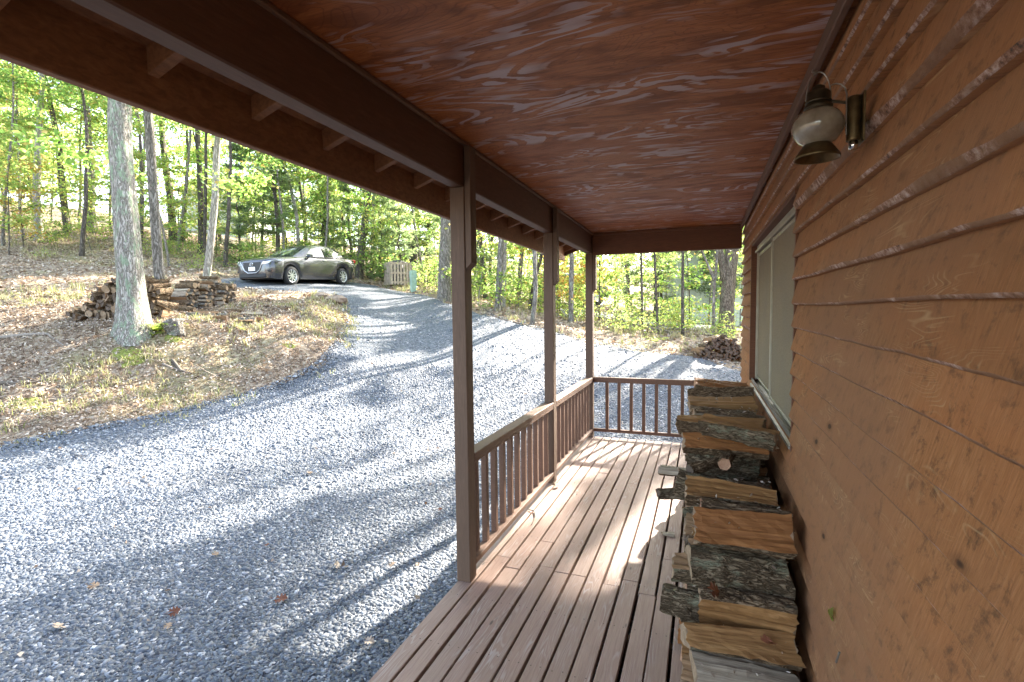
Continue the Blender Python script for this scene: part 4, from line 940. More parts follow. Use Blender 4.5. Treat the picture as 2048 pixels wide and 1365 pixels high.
traced([(716, 556), (726, 470), (735, 400), (738, 330)], 25, .36, 16, 'bark_dark', 'oak2', .9, 'oak_tree', 'dark trunk just right of the tail of the sedan', seed=10)
traced([(742, 556), (746, 470), (748, 380), (742, 330)], 26, .2, 14, 'bark_grey', 'mid0', 1.1, 'maple_tree', 'thinner grey trunk paired with the dark one behind the sedan tail', seed=11)
traced([(888, 602), (889, 520), (893, 440)], 17, .40, 14, 'bark_grey', 'mid1', .9, 'oak_tree', 'broad grey trunk at the drive edge, partly hidden by the nearest porch post', flare=1.25, seed=12, side=12, limbs=4)
traced([(972, 604), (966, 540), (960, 470)], 20, .20, 11, 'bark_dark', 'mid0', .85, 'maple_tree', 'dark trunk farthest back between first and second porch post', seed=13)
traced([(996, 627), (999, 560), (1004, 470)], 15.6, .215, 12, 'bark_grey', 'mid2', 1.0, 'oak_tree', 'thicker stem of the grey twin trunks between the first two posts', seed=14)
traced([(1007, 622), (1009, 560), (1011, 470)], 16.2, .12, 12, 'bark_pale', 'spr0', 1.9, 'maple_tree', 'thinner stem of the grey twin trunks between the first two posts', seed=15)
traced([(1035, 618), (1040, 550), (1047, 470)], 18, .17, 11, 'bark_grey', 'mid2', 1.0, 'oak_tree', 'mottled trunk midway between the twin trunks and the curved trunk', seed=16)
traced([(1063, 648), (1067, 622), (1073, 590), (1070, 550), (1068, 490)], 14, .125, 10, 'bark_grey', 'spr0', 1.7, 'maple_tree', 'small curved trunk at the gravel edge left of the second post', seed=17)
traced([(1057, 609), (1066, 570), (1084, 510), (1096, 470)], 17.5, .12, 10, 'bark_dark', 'spr0', 1.6, 'maple_tree', 'thin trunk leaning right behind the small curved trunk', seed=18)
traced([(1142, 644), (1142, 580), (1144, 510)], 16, .155, 12, 'bark_grey', 'mid2', 1.0, 'maple_tree', 'reddish grey trunk between second and corner post', seed=19)
traced([(1198, 648), (1199, 580), (1199, 510)], 18, .05, 7, 'bark_dark', 'sap0', 1.2, 'maple_sapling', 'spindly sapling just right of the corner post', 'sapling', seed=20)
traced([(1284, 655), (1284, 590), (1282, 500)], 16.5, .085, 8, 'bark_dark', 'spr1', 1.5, 'maple_sapling', 'first dark sapling stem from the corner post in the end opening', 'sapling', seed=21)
traced([(1316, 664), (1313, 600), (1309, 500)], 16, .075, 8, 'bark_dark', 'spr0', 1.5, 'maple_sapling', 'slightly bent sapling stem second from the corner post', 'sapling', seed=22)
traced([(1366, 671), (1365, 600), (1366, 500)], 15.2, .095, 9, 'bark_dark', 'spr0', 1.7, 'maple_sapling', 'straight dark sapling stem in the middle of the end opening', 'sapling', seed=23)
def fork(b, t, base):
    p = Vector(wp(1428, 560, 15)) - base
    q = [p, Vector(wp(1418, 535, 15)) - base, Vector(wp(1405, 505, 15)) - base, Vector(wp(1388, 460, 15)) - base, Vector(wp(1370, 380, 15)) - base]
    b.tube(q, [.045, .035, .03, .025, .015], 7)
traced([(1426, 690), (1427, 630), (1428, 562), (1433, 535), (1435, 490)], 15, .09, 8, 'bark_grey', 'spr0', 1.5, 'maple_tree', 'small tree forking low, left of the big forked oak', seed=24, extra=fork)
def fork2(b, t, base):
    q = [Vector(wp(*c, 16.2)) - base for c in ((1452, 560), (1446, 530), (1438, 500), (1425, 430), (1410, 330))]; b.tube(q, [.17, .13, .11, .09, .06], 10)
traced([(1450, 676), (1453, 620), (1456, 560), (1463, 510), (1470, 440)], 16.2, .43, 15, 'bark_brown', 'oak2', .85, 'oak_tree', 'big forked oak beside the far corner of the cabin', seed=25, side=12, extra=fork2, limbs=3)
traced([(1464, 668), (1463, 600), (1463, 500)], 17.5, .09, 9, 'bark_dark', 'spr0', 1.6, 'maple_sapling', 'thin brown stem right against the big forked oak', 'sapling', seed=26)
b = MB(); p = Vector(wp(826, 556, 25)); p.z = gh(p.x, p.y)
t = empty('dead_trunk', p, 0, 'dark snapped-off dead trunk above the pallet bin', 'dead tree'); b.tube([(0, 0, -.2), (.02, 0, 1), (.0, .03, 2.1), (.03, 0, 2.55)], [.25, .22, .21, .17], 12, jit=.15, rng=np.random.default_rng(5)); b.build('trunk', M['bark_dark'], t)

# the rest of the wood: kinds share meshes
rs = random.Random(5); placed = []
HOUSE_SH = None
def ok_spot(x, y, dmin):
    if sdist(np.array([x]), np.array([y]), DRV)[0] < .5: return False
    if x > -2.2 and y < 7.5: return False
    if -.5 < x < 7 and y < 8: return False
    return all((x - a) ** 2 + (y - c) ** 2 > dmin ** 2 for a, c in placed)
def at_px(px, Z):
    p = wp(px, 600, Z); return p[0], p[1]
SIDE = lambda px: 'on the slope behind the yard woodpile' if px < 470 else ('behind the parked sedan' if px < 900 else 'beyond the drive, seen past the porch posts')
NAMES = {'pol': ('maple_tree', 'tree', 'bare-stemmed pole of a tree in the wood '), 'spr': ('maple_sapling', 'sapling', 'thin understory sapling '), 'oak': ('oak_tree', 'tree', 'tall leafy oak in the wood '), 'mid': ('maple_tree', 'tree', 'slender light-crowned tree in the wood '), 'pin': ('pine_tree', 'pine', 'soft-needled pine in the wood '), 'sap': ('maple_sapling', 'sapling', 'thin understory sapling '), 'shr': ('shrub', 'shrub', 'low leafy shrub '), }
def scatter(kinds, n, pxr, Zr, dmin, scr=(.85, 1.15)):
    k = tries = 0
    while k < n and tries < n * 40:
        tries += 1
        px = rs.uniform(*pxr); Z = math.sqrt(rs.uniform(Zr[0] ** 2, Zr[1] ** 2)); x, y = at_px(px, Z)
        if not ok_spot(x, y, dmin): continue
        kd = rs.choice(kinds); nm, ct, lb = NAMES[kd[:3]]
        col_ = ' with golden leaves' if kd == 'sap2' else ''
        tree(kd, x, y, rs.uniform(*scr), rs.uniform(0, 6.28), nm, lb + SIDE(px) + col_, ct, f'{ct}s {SIDE(px)}' + col_); placed.append((x, y)); k += 1
scatter(['oak0', 'oak1', 'mid0', 'mid1', 'pole0'], 22, (-350, 480), (23, 42), 2.2)
scatter(['oak1', 'mid0', 'mid1', 'pine0', 'pine1', 'mid2'], 19, (480, 900), (24, 45), 2.0, (.7, .95))
scatter(['mid0', 'mid2', 'mid1', 'pine1'], 14, (900, 1180), (20, 42), 2.0, (.6, .8))
scatter(['pine1', 'pine0', 'pine1'], 13, (1185, 1480), (25, 44), 1.9)
scatter(['pole0', 'pole1'], 16, (-250, 480), (21, 34), 1.3)
scatter(['pole0', 'pole1'], 10, (480, 900), (23.5, 36), 1.3, (.75, .95)); scatter(['pole0', 'pole1'], 8, (900, 1180), (17, 30), 1.3, (.7, .85)); scatter(['pole1'], 4, (1190, 1470), (19, 30), 1.3, (.6, .75))
scatter(['sap0', 'sap1', 'sap2', 'sap3', 'sap0', 'mid2'], 26, (-250, 480), (20.5, 32), 1.1)
scatter(['sap0', 'sap1', 'pine2', 'sap3', 'pine2'], 22, (480, 880), (23.5, 32), 1.1)
scatter(['sap0', 'sap2', 'sap1', 'sap3'], 13, (890, 1180), (16.5, 28), 1.2)
scatter(['sap1', 'sap3', 'spr0'], 6, (1190, 1470), (17, 26), 1.3, (.7, 1.0))
scatter(['shr0', 'shr1', 'shr2', 'shr2'], 24, (-250, 500), (20, 27), .7, (.6, 1)); scatter(['shr0', 'shr1', 'shr2'], 18, (500, 880), (22.3, 27), .7)
scatter(['shr0', 'shr1', 'shr2'], 26, (890, 1180), (15.5, 24), .6, (.6, 1)); scatter(['shr1', 'shr2'], 14, (1185, 1470), (14.2, 19), .5, (.6, 1))
# trees added past the end of the cabin to shade porch and gravel
for i, (x, y, kd, sc) in enumerate([(4.5, 19, 'mid1', 1.1), (3.2, 22.5, 'mid0', 1.15), (4.6, 22, 'oak1', .85), (2.6, 18.5, 'mid2', 1.1), (6, 25.5, 'oak0', .85), (9.5, 21, 'oak1', .9), (13, 28, 'oak0', .9), (2.5, 29, 'mid0', 1.1), (18, 22, 'oak1', .9)]):
    tree(kd, x, y, sc, i * 1.3, 'oak_tree', 'tall oak added beyond the far end wall of the cabin for shade', 'tree', 'oaks added for shade beyond the far end of the cabin')
# distant wood as one mass
rng = np.random.default_rng(9); V = []
n = 52000; px = rng.uniform(-500, 1650, n); Z = rng.uniform(46, 62, n); s = (px - 1024) / F * Z
x = _r[0] * s + _f[0] * Z; y = _r[1] * s + _f[1] * Z; top = 9 + 7 * fbm(x * .12, y * .12) - np.where(px > 1180, 2, 0)
hgt = rng.random(n) ** .8 * top; cl = fbm(x * .35 + hgt * .2, y * .35 + hgt * .35); kp = cl > .53
C = np.stack([x, y, gz(x, y) + hgt + .3], 1)[kp]
me = leaves_mesh('distant_woods', C, rng.uniform(.25, .55, len(C)), M['leaf_oak'], rng)
o = tag(link('distant_woods', me), kind='stuff', label='far leafy wood reading as one mass behind the nearer trunks')

# ------------------------------------------------------------------ parked sedan
def make_car(root, paint, L=4.58, Wd=1.795):
    sx = L / 4.58; WR = .318; AX = (1.36, -1.34)
    st = [  # x, z top, w top, w mid
        (2.28, .77, .48, .60), (2.25, .84, .57, .73), (2.17, .895, .63, .81), (2.02, .93, .68, .85), (1.85, .952, .70, .875), (1.6, .972, .715, .888), (1.3, .992, .735, .895), (1.05, 1.005, .75, .897), (.8, 1.01, .765, .897), (.4, 1.01, .80, .895),
        (0, .995, .81, .893), (-.5, 1.01, .81, .893), (-1.0, 1.03, .80, .895), (-1.35, 1.045, .78, .895), (-1.6, 1.055, .76, .89), (-1.85, 1.06, .735, .88), (-2.05, 1.055, .70, .855), (-2.2, 1.03, .66, .81), (-2.27, .95, .60, .73), (-2.29, .80, .54, .66)]
    X = sorted(set([s[0] for s in st] + [a + d for a in AX for d in np.linspace(-.40, .40, 13)]), reverse=True)
    sxv = [s[0] for s in st][::-1]
    ip = lambda x, k: float(np.interp(x, sxv, [s[k] for s in st][::-1]))
    V, rows = [], []
    for x in X:
        zt, wt, wm = ip(x, 1), ip(x, 2), ip(x, 3); zb = .20 if abs(x) < 2.1 else .24
        for a in AX:
            if abs(x - a) < .385: zb = max(zb, .33 + math.sqrt(max(0, .385 ** 2 - (x - a) ** 2)) * .98)
        zs = zt - .10; zs = max(zs, zb + .06)
        half = [(wm * .93, zb), (wm * .985, zb + (zs - zb) * .25), (wm, zb + (zs - zb) * .6), (wm * .985, zs), (wt + .05, zt - .035), (wt, zt - .012), (wt * .55, zt + .012), (0, zt + .02)]
        ring = half + [(-w_, z) for w_, z in half[-2::-1]]
        rows.append(len(V)); V += [(x, w_, z) for w_, z in ring]
    n = 15; Fc = [(rows[i] + j, rows[i] + j + 1, rows[i + 1] + j + 1, rows[i + 1] + j) for i in range(len(X) - 1) for j in range(n - 1)]
    Fc += [tuple(range(rows[0], rows[0] + n))[::-1], tuple(range(rows[-1], rows[-1] + n))]
    b = MB(); b.add(V, Fc, 0, True)
    # greenhouse shell
    gs = [(1.12, .98, .70, .70), (.70, 1.20, .70, .65), (.34, 1.365, .71, .61), (.05, 1.455, .72, .59), (-.35, 1.49, .73, .58), (-.75, 1.485, .73, .58), (-1.1, 1.435, .72, .58), (-1.45, 1.31, .70, .58), (-1.75, 1.15, .69, .60), (-1.98, 1.055, .66, .62)]
    zb_ = lambda x: .975 + (1.12 - x) * .026; rows = []; V = []
    for x, z, wb, wt in gs:
        zl = min(zb_(x), z - .004); rg = [(wb + .10, zl), (wt + (wb + .10 - wt) * .12 + .03, z - .035 if z - zl > .06 else z), (wt * .8, z), (0, z + .022)]
        rg = rg + [(-a, c) for a, c in rg[-2::-1]]; rows.append(len(V)); V += [(x, a, c) for a, c in rg]
    Fg = [(rows[i] + j, rows[i] + j + 1, rows[i + 1] + j + 1, rows[i + 1] + j) for i in range(len(gs) - 1) for j in range(6)]
    b.add(V, Fg, 0, True)
    body = b.build('body', M[paint], root)
    g = np.array(gs)
    def gx_(x): return [float(np.interp(-x, -g[:, 0], g[:, k])) for k in (1, 2, 3)]
    # windscreen and rear window, proud of the shell
    for nm, xs_ in (('windshield', (1.03, .70, .34, .10)), ('rear_window', (-1.16, -1.45, -1.75, -1.9))):
        V = []
        for x in xs_:
            z, wb, wt = gx_(x)
            for f in (-1, -.5, 0, .5, 1): V.append((x, f * wt * .83, z + .022 * (1 - f * f) + .012))
        b = MB(); b.add(V, [(i * 5 + j, i * 5 + j + 1, (i + 1) * 5 + j + 1, (i + 1) * 5 + j) for i in range(3) for j in range(4)], 0, True); b.build(nm, M['car_glass'], root)
    for sgn in (1, -1):
        for poly in ([(.60, .0), (.52, .25), (.18, .86), (-.33, .86), (-.33, .0)], [(-.40, .0), (-.40, .86), (-.95, .84), (-1.30, .55), (-1.46, .12), (-1.2, .0)]):
            V = []
            for x, f in poly:
                z, wb, wt = gx_(x); zl = zb_(x) + .025; zt = z - .045; yl = wb + .10; yt = wt + (wb + .10 - wt) * .12 + .03
                V.append((x, sgn * (yl + (yt - yl) * f + .011), zl + (zt - zl) * f))
            b = MB(); b.add(V, [tuple(range(len(V))) if sgn < 0 else tuple(range(len(V)))[::-1]]); b.build('side_window', M['car_glass'], root)
        b = MB(); b.box((.42, sgn * .93 - .09, .985), (.56, sgn * .93 + .09, 1.10)); b.bar((.47, sgn * .80, 1.0), (.48, sgn * .88, 1.02), .05, .03); b.build('mirror', M['dark_paint'], root, .03)
        for x in (-.22, -1.12): b = MB(); b.bar((x, sgn * .905, .90), (x - .19, sgn * .905, .907), .022, .022); b.build('door_handle', M['alloy'], root, .006)
        V = [(2.305, sgn * .47, .70), (2.25, sgn * .74, .735), (2.0, sgn * .895, .79), (1.72, sgn * .915, .85), (1.92, sgn * .89, .868), (2.17, sgn * .79, .83), (2.295, sgn * .52, .79)]
        b = MB(); b.add(V, [tuple(range(7))] if sgn > 0 else [tuple(range(7))[::-1]]); b.build('headlight', M['lens_glass'], root)
        b = MB(); b.box((2.18, sgn * .66 - .10, .44), (2.262, sgn * .66 + .10, .52)); b.build('fog_lamp', M['black_plastic'], root, .02)
        b = MB(); b.box((-2.25, sgn * .70 - .12, .86), (-2.06, sgn * .70 + .125, 1.0)); b.build('tail_light', M['red_lens'], root, .03)
    b = MB(); V = [(2.285, -.42, .785), (2.285, .42, .785), (2.292, .37, .54), (2.295, .2, .44), (2.295, -.2, .44), (2.292, -.37, .54)]
    b.add(V + [(x - .05, y, z) for x, y, z in V], [(0, 1, 2, 3, 4, 5), (0, 6, 7, 1), (1, 7, 8, 2), (2, 8, 9, 3), (3, 9, 10, 4), (4, 10, 11, 5), (5, 11, 6, 0)])
    gr = b.build('grille', M['black_plastic'], root)
    b = MB(); b.tube([(2.275, -.56, .80), (2.295, -.44, .68), (2.30, -.36, .52), (2.303, -.2, .43), (2.303, .2, .43), (2.30, .36, .52), (2.295, .44, .68), (2.275, .56, .80)], .014, 6); b.build('chrome_trim', M['alloy'], gr)
    # emblem: an oval ring holding a winged v
    b = MB(); b.tube([(2.305, .075 * math.cos(t), .715 + .056 * math.sin(t)) for t in np.linspace(0, 6.2832, 25)], .008, 6, cap=False)
    b.tube([(2.308, -.07, .738), (2.308, -.03, .740), (2.308, 0, .705), (2.308, .03, .740), (2.308, .07, .738)], .007, 5); b.build('emblem', M['chrome'], gr)
    b = MB(); b.box((2.30, -.155, .50), (2.312, .155, .63)); pl = b.build('license_plate', M['plate_white'], root, .004)
    b = MB(); b.box((2.2, -.62, .26), (2.315, .62, .40)); b.build('lower_intake', M['black_plastic'], root, .03)
    b = MB(); b.box((-2.0, -.72, .2), (2.0, .72, .34)); b.box((AX[0] - .42, -.76, .3), (AX[0] + .42, .76, .72)); b.box((AX[1] - .42, -.76, .3), (AX[1] + .42, .76, .72)); b.build('underbody', M['rubber'], root)
    for a in AX:
        for sgn in (1, -1):
            w_ = empty('wheel', (a, sgn * .80, WR), 0 if sgn > 0 else math.pi); w_.parent = root; o = len(COL.objects)
            b = MB(); pr = [(.215, -.09), (.30, -.10), (.318, -.08), (.318, .06), (.30, .085), (.215, .08)]
            V = [(r * math.cos(t), y, r * math.sin(t)) for r, y in pr for t in np.linspace(0, 2 * math.pi, 33)[:-1]]
            b.add(V, [(i * 32 + j, i * 32 + (j + 1) % 32, (i + 1) * 32 + (j + 1) % 32, (i + 1) * 32 + j) for i in range(5) for j in range(32)], 0, True); b.build('tyre', M['rubber'], w_)
            b = MB()
            V = [(r * math.cos(t), y, r * math.sin(t)) for r, y in [(.218, .083), (.205, .078), (.20, .03)] for t in np.linspace(0, 2 * math.pi, 33)[:-1]]
            b.add(V, [(i * 32 + j, i * 32 + (j + 1) % 32, (i + 1) * 32 + (j + 1) % 32, (i + 1) * 32 + j) for i in range(2) for j in range(32)], 0, True)
            for k in range(9):
                t = k * 2 * math.pi / 9; b.bar((.04 * math.cos(t), .065, .04 * math.sin(t)), (.208 * math.cos(t), .075, .208 * math.sin(t)), .034, .02, up=(0, 1, 0))
            V = [(r * math.cos(t), .08, r * math.sin(t)) for r in (.06,) for t in np.linspace(0, 2 * math.pi, 17)[:-1]]; b.add(V, [tuple(range(16))[::-1]])
            b.build('rim', M['alloy'], w_)
            b = MB(); b.add([(.205 * math.cos(t), .03, .205 * math.sin(t)) for t in np.linspace(0, 2 * math.pi, 25)[:-1]], [tuple(range(24))[::-1]]); b.build('brake_disc', M['black_plastic'], w_)
pf = Vector(wp(583, 567, 18.5)); pr_ = Vector(wp(685, 571, 21.0)); pf.z = gh(pf.x, pf.y) + .03; pr_.z = gh(pr_.x, pr_.y) + .03
fd = (pf - pr_).normalized(); lf = Vector((0, 0, 1)).cross(fd).normalized(); upv = fd.cross(lf)
mid_ = (pf + pr_) / 2 - lf * .80
car = empty('parked_car', mid_, 0, 'dark grey four-door sedan parked at the top of the gravel drive', 'car')
car.rotation_mode = 'QUATERNION'; car.rotation_quaternion = Matrix((fd, lf, upv)).transposed().to_quaternion()
car.scale = (1, 1, 1.03)
make_car(car, 'car_paint')

# dark off-road vehicle beyond the trees
p = Vector(wp(1136, 612, 27)); p.z = gh(p.x, p.y)
ax = (rh * 1 + fh * .35).normalized()
t = empty('parked_vehicle', p, math.atan2(ax.y, ax.x), 'dark vehicle with big tyres half hidden by trees, left of the corner post', 'car')
b = MB(); b.box((-1.9, -.85, .5), (1.9, .85, 1.02)); b.box((-1.6, -.78, 1.02), (.45, .78, 1.62)); b.box((1.9, -.8, .45), (2.05, .8, .7)); b.build('body', M['dark_paint'], t, .08)
b = MB(); b.box((-1.4, -.80, 1.1), (-.55, .80, 1.52)); b.box((-.45, -.80, 1.1), (.3, .80, 1.52)); b.build('side_window', M['car_glass'], t)
b = MB(); b.box((1.85, -.8, .75), (1.96, -.55, .95)); b.build('tail_light', M['amber_lens'], t, .02)
for a in (-1.25, 1.2):
    for s_ in (-.78, .78):
        b = MB(); b.tube([(a, s_ - .12, .4), (a, s_ + .12, .4)], .4, 20); w_ = b.build('wheel', M['rubber'], t)
        b = MB(); b.tube([(a, s_ - .125, .4), (a, s_ + .125, .4)], .2, 14); b.build('rim', M['alloy'], w_)

# pallet bin with a lidded can, and the utility pedestal
p = Vector(wp(797, 577, 22.4)); p.z = gh(p.x, p.y); az = math.atan2(rh.y, rh.x) + .5
t = empty('pallet_bin', p, az, 'square bin of upright weathered pallets at the wood edge right of the sedan', 'bin')
for k in range(4):
    b = MB(); Rk = Matrix.Rotation(k * math.pi / 2, 3, 'Z')
    for i in range(7):
        x0 = -.46 + i * .137; c = Rk @ Vector((x0 + .04, -.48, .5)); b.box((c.x - .045, c.y - .012, .02), (c.x + .045, c.y + .012, .99 + .015 * math.sin(i * 5 + k)), rot=Rk @ Matrix.Rotation(.02 * math.sin(i * 3.1), 3, 'Y'))
    for z in (.12, .52, .92):
        c = Rk @ Vector((0, -.445, z)); b.box((c.x - .44, c.y - .02, z - .045), (c.x + .44, c.y + .02, z + .045), rot=Rk)
    b.build('slat_panel', M['weathered_pallet'], t)
b = MB(); b.lathe([(0, .02), (.27, .02), (.32, .98), (.30, .98), (.26, .05)], n=20); tc = empty('trash_can', p, az, 'black lidded trash can standing inside the pallet bin', 'trash can'); b.build('body', M['bin_plastic'], tc)
b = MB(); b.lathe([(.345, .97), (.345, 1.01), (.2, 1.07), (0, 1.085)], n=20); b.bar((-.1, 0, 1.09), (.1, 0, 1.09), .03, .03); b.build('lid', M['bin_plastic'], tc)
p = Vector(wp(827, 589, 19.8)); p.z = gh(p.x, p.y)
t = empty('utility_pedestal', p, az, 'pale green utility pedestal in front of the pallet bin', 'utility box')
b = MB(); b.box((-.105, -.105, -.1), (.105, .105, .62)); b.build('housing', M['pedestal_green'], t, .012)
b = MB(); b.box((-.118, -.118, .56), (.118, .118, .80)); b.box((-.09, -.09, .80), (.09, .09, .825)); b.build('cap', M['pedestal_green'], t, .014)

# neighbouring house, lane, fence and stairs seen through the end opening
def strip_px(name, pts, mat, dz):
    V = [];
    for (a, c, d, e_) in pts: V += [tuple(gp(a, c)), tuple(gp(d, e_))]
    nV = []
    for i in range(0, len(V), 2):
        for f in np.linspace(0, 1, 7): q = Vector(V[i]).lerp(Vector(V[i + 1]), f); nV.append((q.x, q.y, gh(q.x, q.y) + dz))
    k = len(pts); return tag(link(name, mesh_np(name, nV, [(i * 7 + j, i * 7 + j + 1, (i + 1) * 7 + j + 1, (i + 1) * 7 + j) for i in range(k - 1) for j in range(6)], M[mat])), kind='structure')
strip_px('lane', [(1120, 624, 1125, 632), (1190, 626, 1195, 637), (1250, 632, 1250, 645), (1330, 643, 1320, 656), (1420, 654, 1410, 664), (1500, 660, 1500, 668), (1600, 664, 1600, 674)], 'asphalt', .06)
c0 = Vector(wp(1352, 656, 30)); c0.z = gh(c0.x, c0.y)
t = empty('neighbor_house', c0, math.atan2(rh.y, rh.x) - .12, 'pale green sided house through the trees past the end railing', 'house')
b = MB()
for k in range(26): b.box((0, -.018 + .0008 * (k % 3), -.6 + k * .18), (11, .0, -.425 + k * .18))
b.box((0, .001, -.6), (11, 7, 4.1)); b.build('wall', M['pale_siding'], t)
b = MB(); b.add([(-.4, -.5, 4.0), (11.4, -.5, 4.0), (11.4, 3.5, 6.0), (-.4, 3.5, 6.0), (11.4, 7.5, 4.0), (-.4, 7.5, 4.0)], [(0, 1, 2, 3), (3, 2, 4, 5), (0, 3, 5), (1, 4, 2)]); b.build('roof', M['roof_shingle'], t)
b = MB(); b.tube([(.55, -.07, .15), (.55, -.07, 4.0)], .05, 8); b.bar((.55, -.07, .15), (.9, -.3, .02), .09, .09); b.build('downspout', M['white_paint'], t)
b = MB(); b.box((3.6, -.03, 1.2), (4.9, -.019, 2.6)); b.build('window', M['car_glass'], t)
c0 = Vector(wp(1236, 613, 36)); c0.z = gh(c0.x, c0.y)
t = empty('stair_railing', c0, math.atan2(rh.y, rh.x) - .2, 'white porch stair railing far off through the end opening', 'railing')
b = MB(); b.box((-.05, -.05, -.2), (.05, .05, 1.35)); b.box((1.55, -.05, -.2), (1.65, .05, .6)); b.build('post', M['white_paint'], t)
b = MB(); b.bar((0, 0, 1.2), (1.6, 0, .5), .08, .1); b.bar((0, 0, .45), (1.6, 0, -.2), .08, .08); b.build('handrail', M['white_paint'], t)
b = MB()
for k in range(9): x = .18 + k * .16; b.bar((x, 0, .42 - x * .42), (x, 0, 1.2 - x * .43), .035, .035, up=(0, 1, 0))
b.build('balusters', M['white_paint'], t)['kind'] = 'stuff'
def fence(pxs, Z, hgt, label):
    P = [Vector(wp(px, 660, Z)) for px in pxs]
    for p in P: p.z = gh(p.x, p.y)
    t = empty('wire_fence', P[0], 0, label, 'fence')
    for p in P: b = MB(); q = p - P[0]; b.tube([q + Vector((0, 0, -.2)), q + Vector((0, 0, hgt + .08))], .025, 6); b.build('post', M['fence_wire'], t)
    b = MB()
    for i in range(len(P) - 1):
        a, c = P[i] - P[0], P[i + 1] - P[0]; k = int((c - a).length / .17)
        for j in range(7): z = hgt * j / 6 + .02; b.bar(a + Vector((0, 0, z)), c + Vector((0, 0, z)), .008, .008)
        for j in range(k): q = a.lerp(c, j / k); b.bar(q, q + Vector((0, 0, hgt)), .007, .007, up=(0, 1, 0))
    b.build('wire_mesh', M['fence_wire'], t)
fence([1290, 1335, 1382, 1430, 1480, 1540], 23.5, 1.15, 'dark wire fence in front of the pale green neighbouring house')
# pale building glimpsed on the slope
c0 = Vector(wp(436, 500, 44)); c0.z = gh(c0.x, c0.y)
t = empty('pale_house', c0, math.atan2(rh.y, rh.x) + .2, 'pale grey house glimpsed between trunks on the slope', 'house')
b = MB(); b.box((-2.6, 0, -1), (2.6, 6, 3.6)); b.build('wall', M['pale_wall'], t)
b = MB(); b.add([(-2.9, -.3, 3.6), (2.9, -.3, 3.6), (2.9, 3, 5.4), (-2.9, 3, 5.4), (2.9, 6.3, 3.6), (-2.9, 6.3, 3.6)], [(0, 1, 2, 3), (3, 2, 4, 5), (0, 3, 5), (1, 4, 2)]); b.build('roof', M['roof_shingle'], t)

# ------------------------------------------------------------------ ground clutter
def branch(pts, r, label, mat='stick_grey', cat='branch', name='fallen_branch', twig=2, lift=.6):
    P = []
    for px, py in pts: q = gp(px, py); P.append(Vector((q[0], q[1], gh(q[0], q[1]) + r * lift)))
    base = P[0].copy(); b = MB(); rng = np.random.default_rng(int(pts[0][0] * 7 + pts[0][1])); Q = [p - base for p in P]
    k = len(Q); b.tube(Q, [r * (1 - .6 * i / max(1, k - 1)) for i in range(k)], 7, jit=.25, rng=rng)
    for _ in range(twig):
        i = rng.integers(0, k); d = Vector((rng.normal(0, 1), rng.normal(0, 1), abs(rng.normal(0, .3)))).normalized(); b.tube([Q[i], Q[i] + d * .25, Q[i] + d * .5 + Vector((0, 0, .04))], [r * .45, r * .3, r * .15], 5)
    o = b.build(name, M[mat]); o.location = base; return tag(o, label, cat)
branch([(2, 690), (45, 687), (95, 688), (128, 693)], .035, 'thick grey fallen limb lying across the bank at the left frame edge')
branch([(4, 768), (30, 771), (62, 780)], .04, 'short dark stick low on the bank at the left frame edge', 'stick_dark')
branch([(118, 660), (165, 645), (200, 640)], .022, 'thin grey stick left of the mossy trunk')
branch([(120, 664), (150, 662), (190, 660)], .016, 'straight thin stick just below the other stick left of the trunk', 'stick_dark')
branch([(345, 738), (362, 748), (384, 756)], .035, 'rotting root end sticking out of the eroded bank', 'stick_dark', twig=0)
branch([(325, 735), (345, 742), (372, 752)], .02, 'thinner rotten stick beside the root end on the bank', 'stick_grey', twig=0)
branch([(420, 770), (432, 766), (438, 765)], .025, 'short bleached stick at the foot of the bank')
branch([(440, 660), (470, 667), (495, 672)], .02, 'thin stick on the litter below the fallen logs', 'stick_dark')
branch([(10, 598), (30, 603), (55, 610)], .03, 'leaning dead stick among dry ferns at far left', twig=4)
branch([(1183, 612), (1220, 638), (1270, 655), (1310, 664), (1345, 671)], .055, 'long fallen branch sloping down behind the gravel past the end railing', twig=4, lift=1.8)
branch([(1262, 655), (1300, 654), (1340, 668), (1378, 668)], .05, 'second fallen branch crossing the long one near the log heap', twig=3, lift=1.5)
branch([(968, 622), (990, 634), (1020, 645), (1045, 652)], .03, 'fallen brown branch along the gravel edge by the twin trunks', 'stick_dark', twig=3)
branch([(1063, 677), (1080, 678), (1092, 679)], .014, 'small dark twig on the gravel near the curved trunk', 'stick_dark', twig=1)
def rock(px, py, s, label, seed):
    rng = np.random.default_rng(seed); q = gp(px, py); bm_ = MB(); b = MB(); n = 8; V = []
    for i in range(6):
        for j in range(n):
            f = i / 5 * math.pi; t = 2 * math.pi * j / n; r = s * (1 + .35 * (rng.random() - .5)); V.append((r * math.sin(f) * math.cos(t) * 1.3, r * math.sin(f) * math.sin(t), r * .6 * math.cos(f)))
    b.add(V, [(i * n + j, i * n + (j + 1) % n, (i + 1) * n + (j + 1) % n, (i + 1) * n + j) for i in range(5) for j in range(n)])
    o = b.build('rock', M['rock']); o.location = (q[0], q[1], gh(q[0], q[1]) + s * .25); return tag(o, label, 'rock')
rock(645, 598, .22, 'brown rock at the corner of the drive, left of its neighbour', 1); rock(672, 607, .26, 'larger brown rock right at the edge of the drive below the sedan', 2)

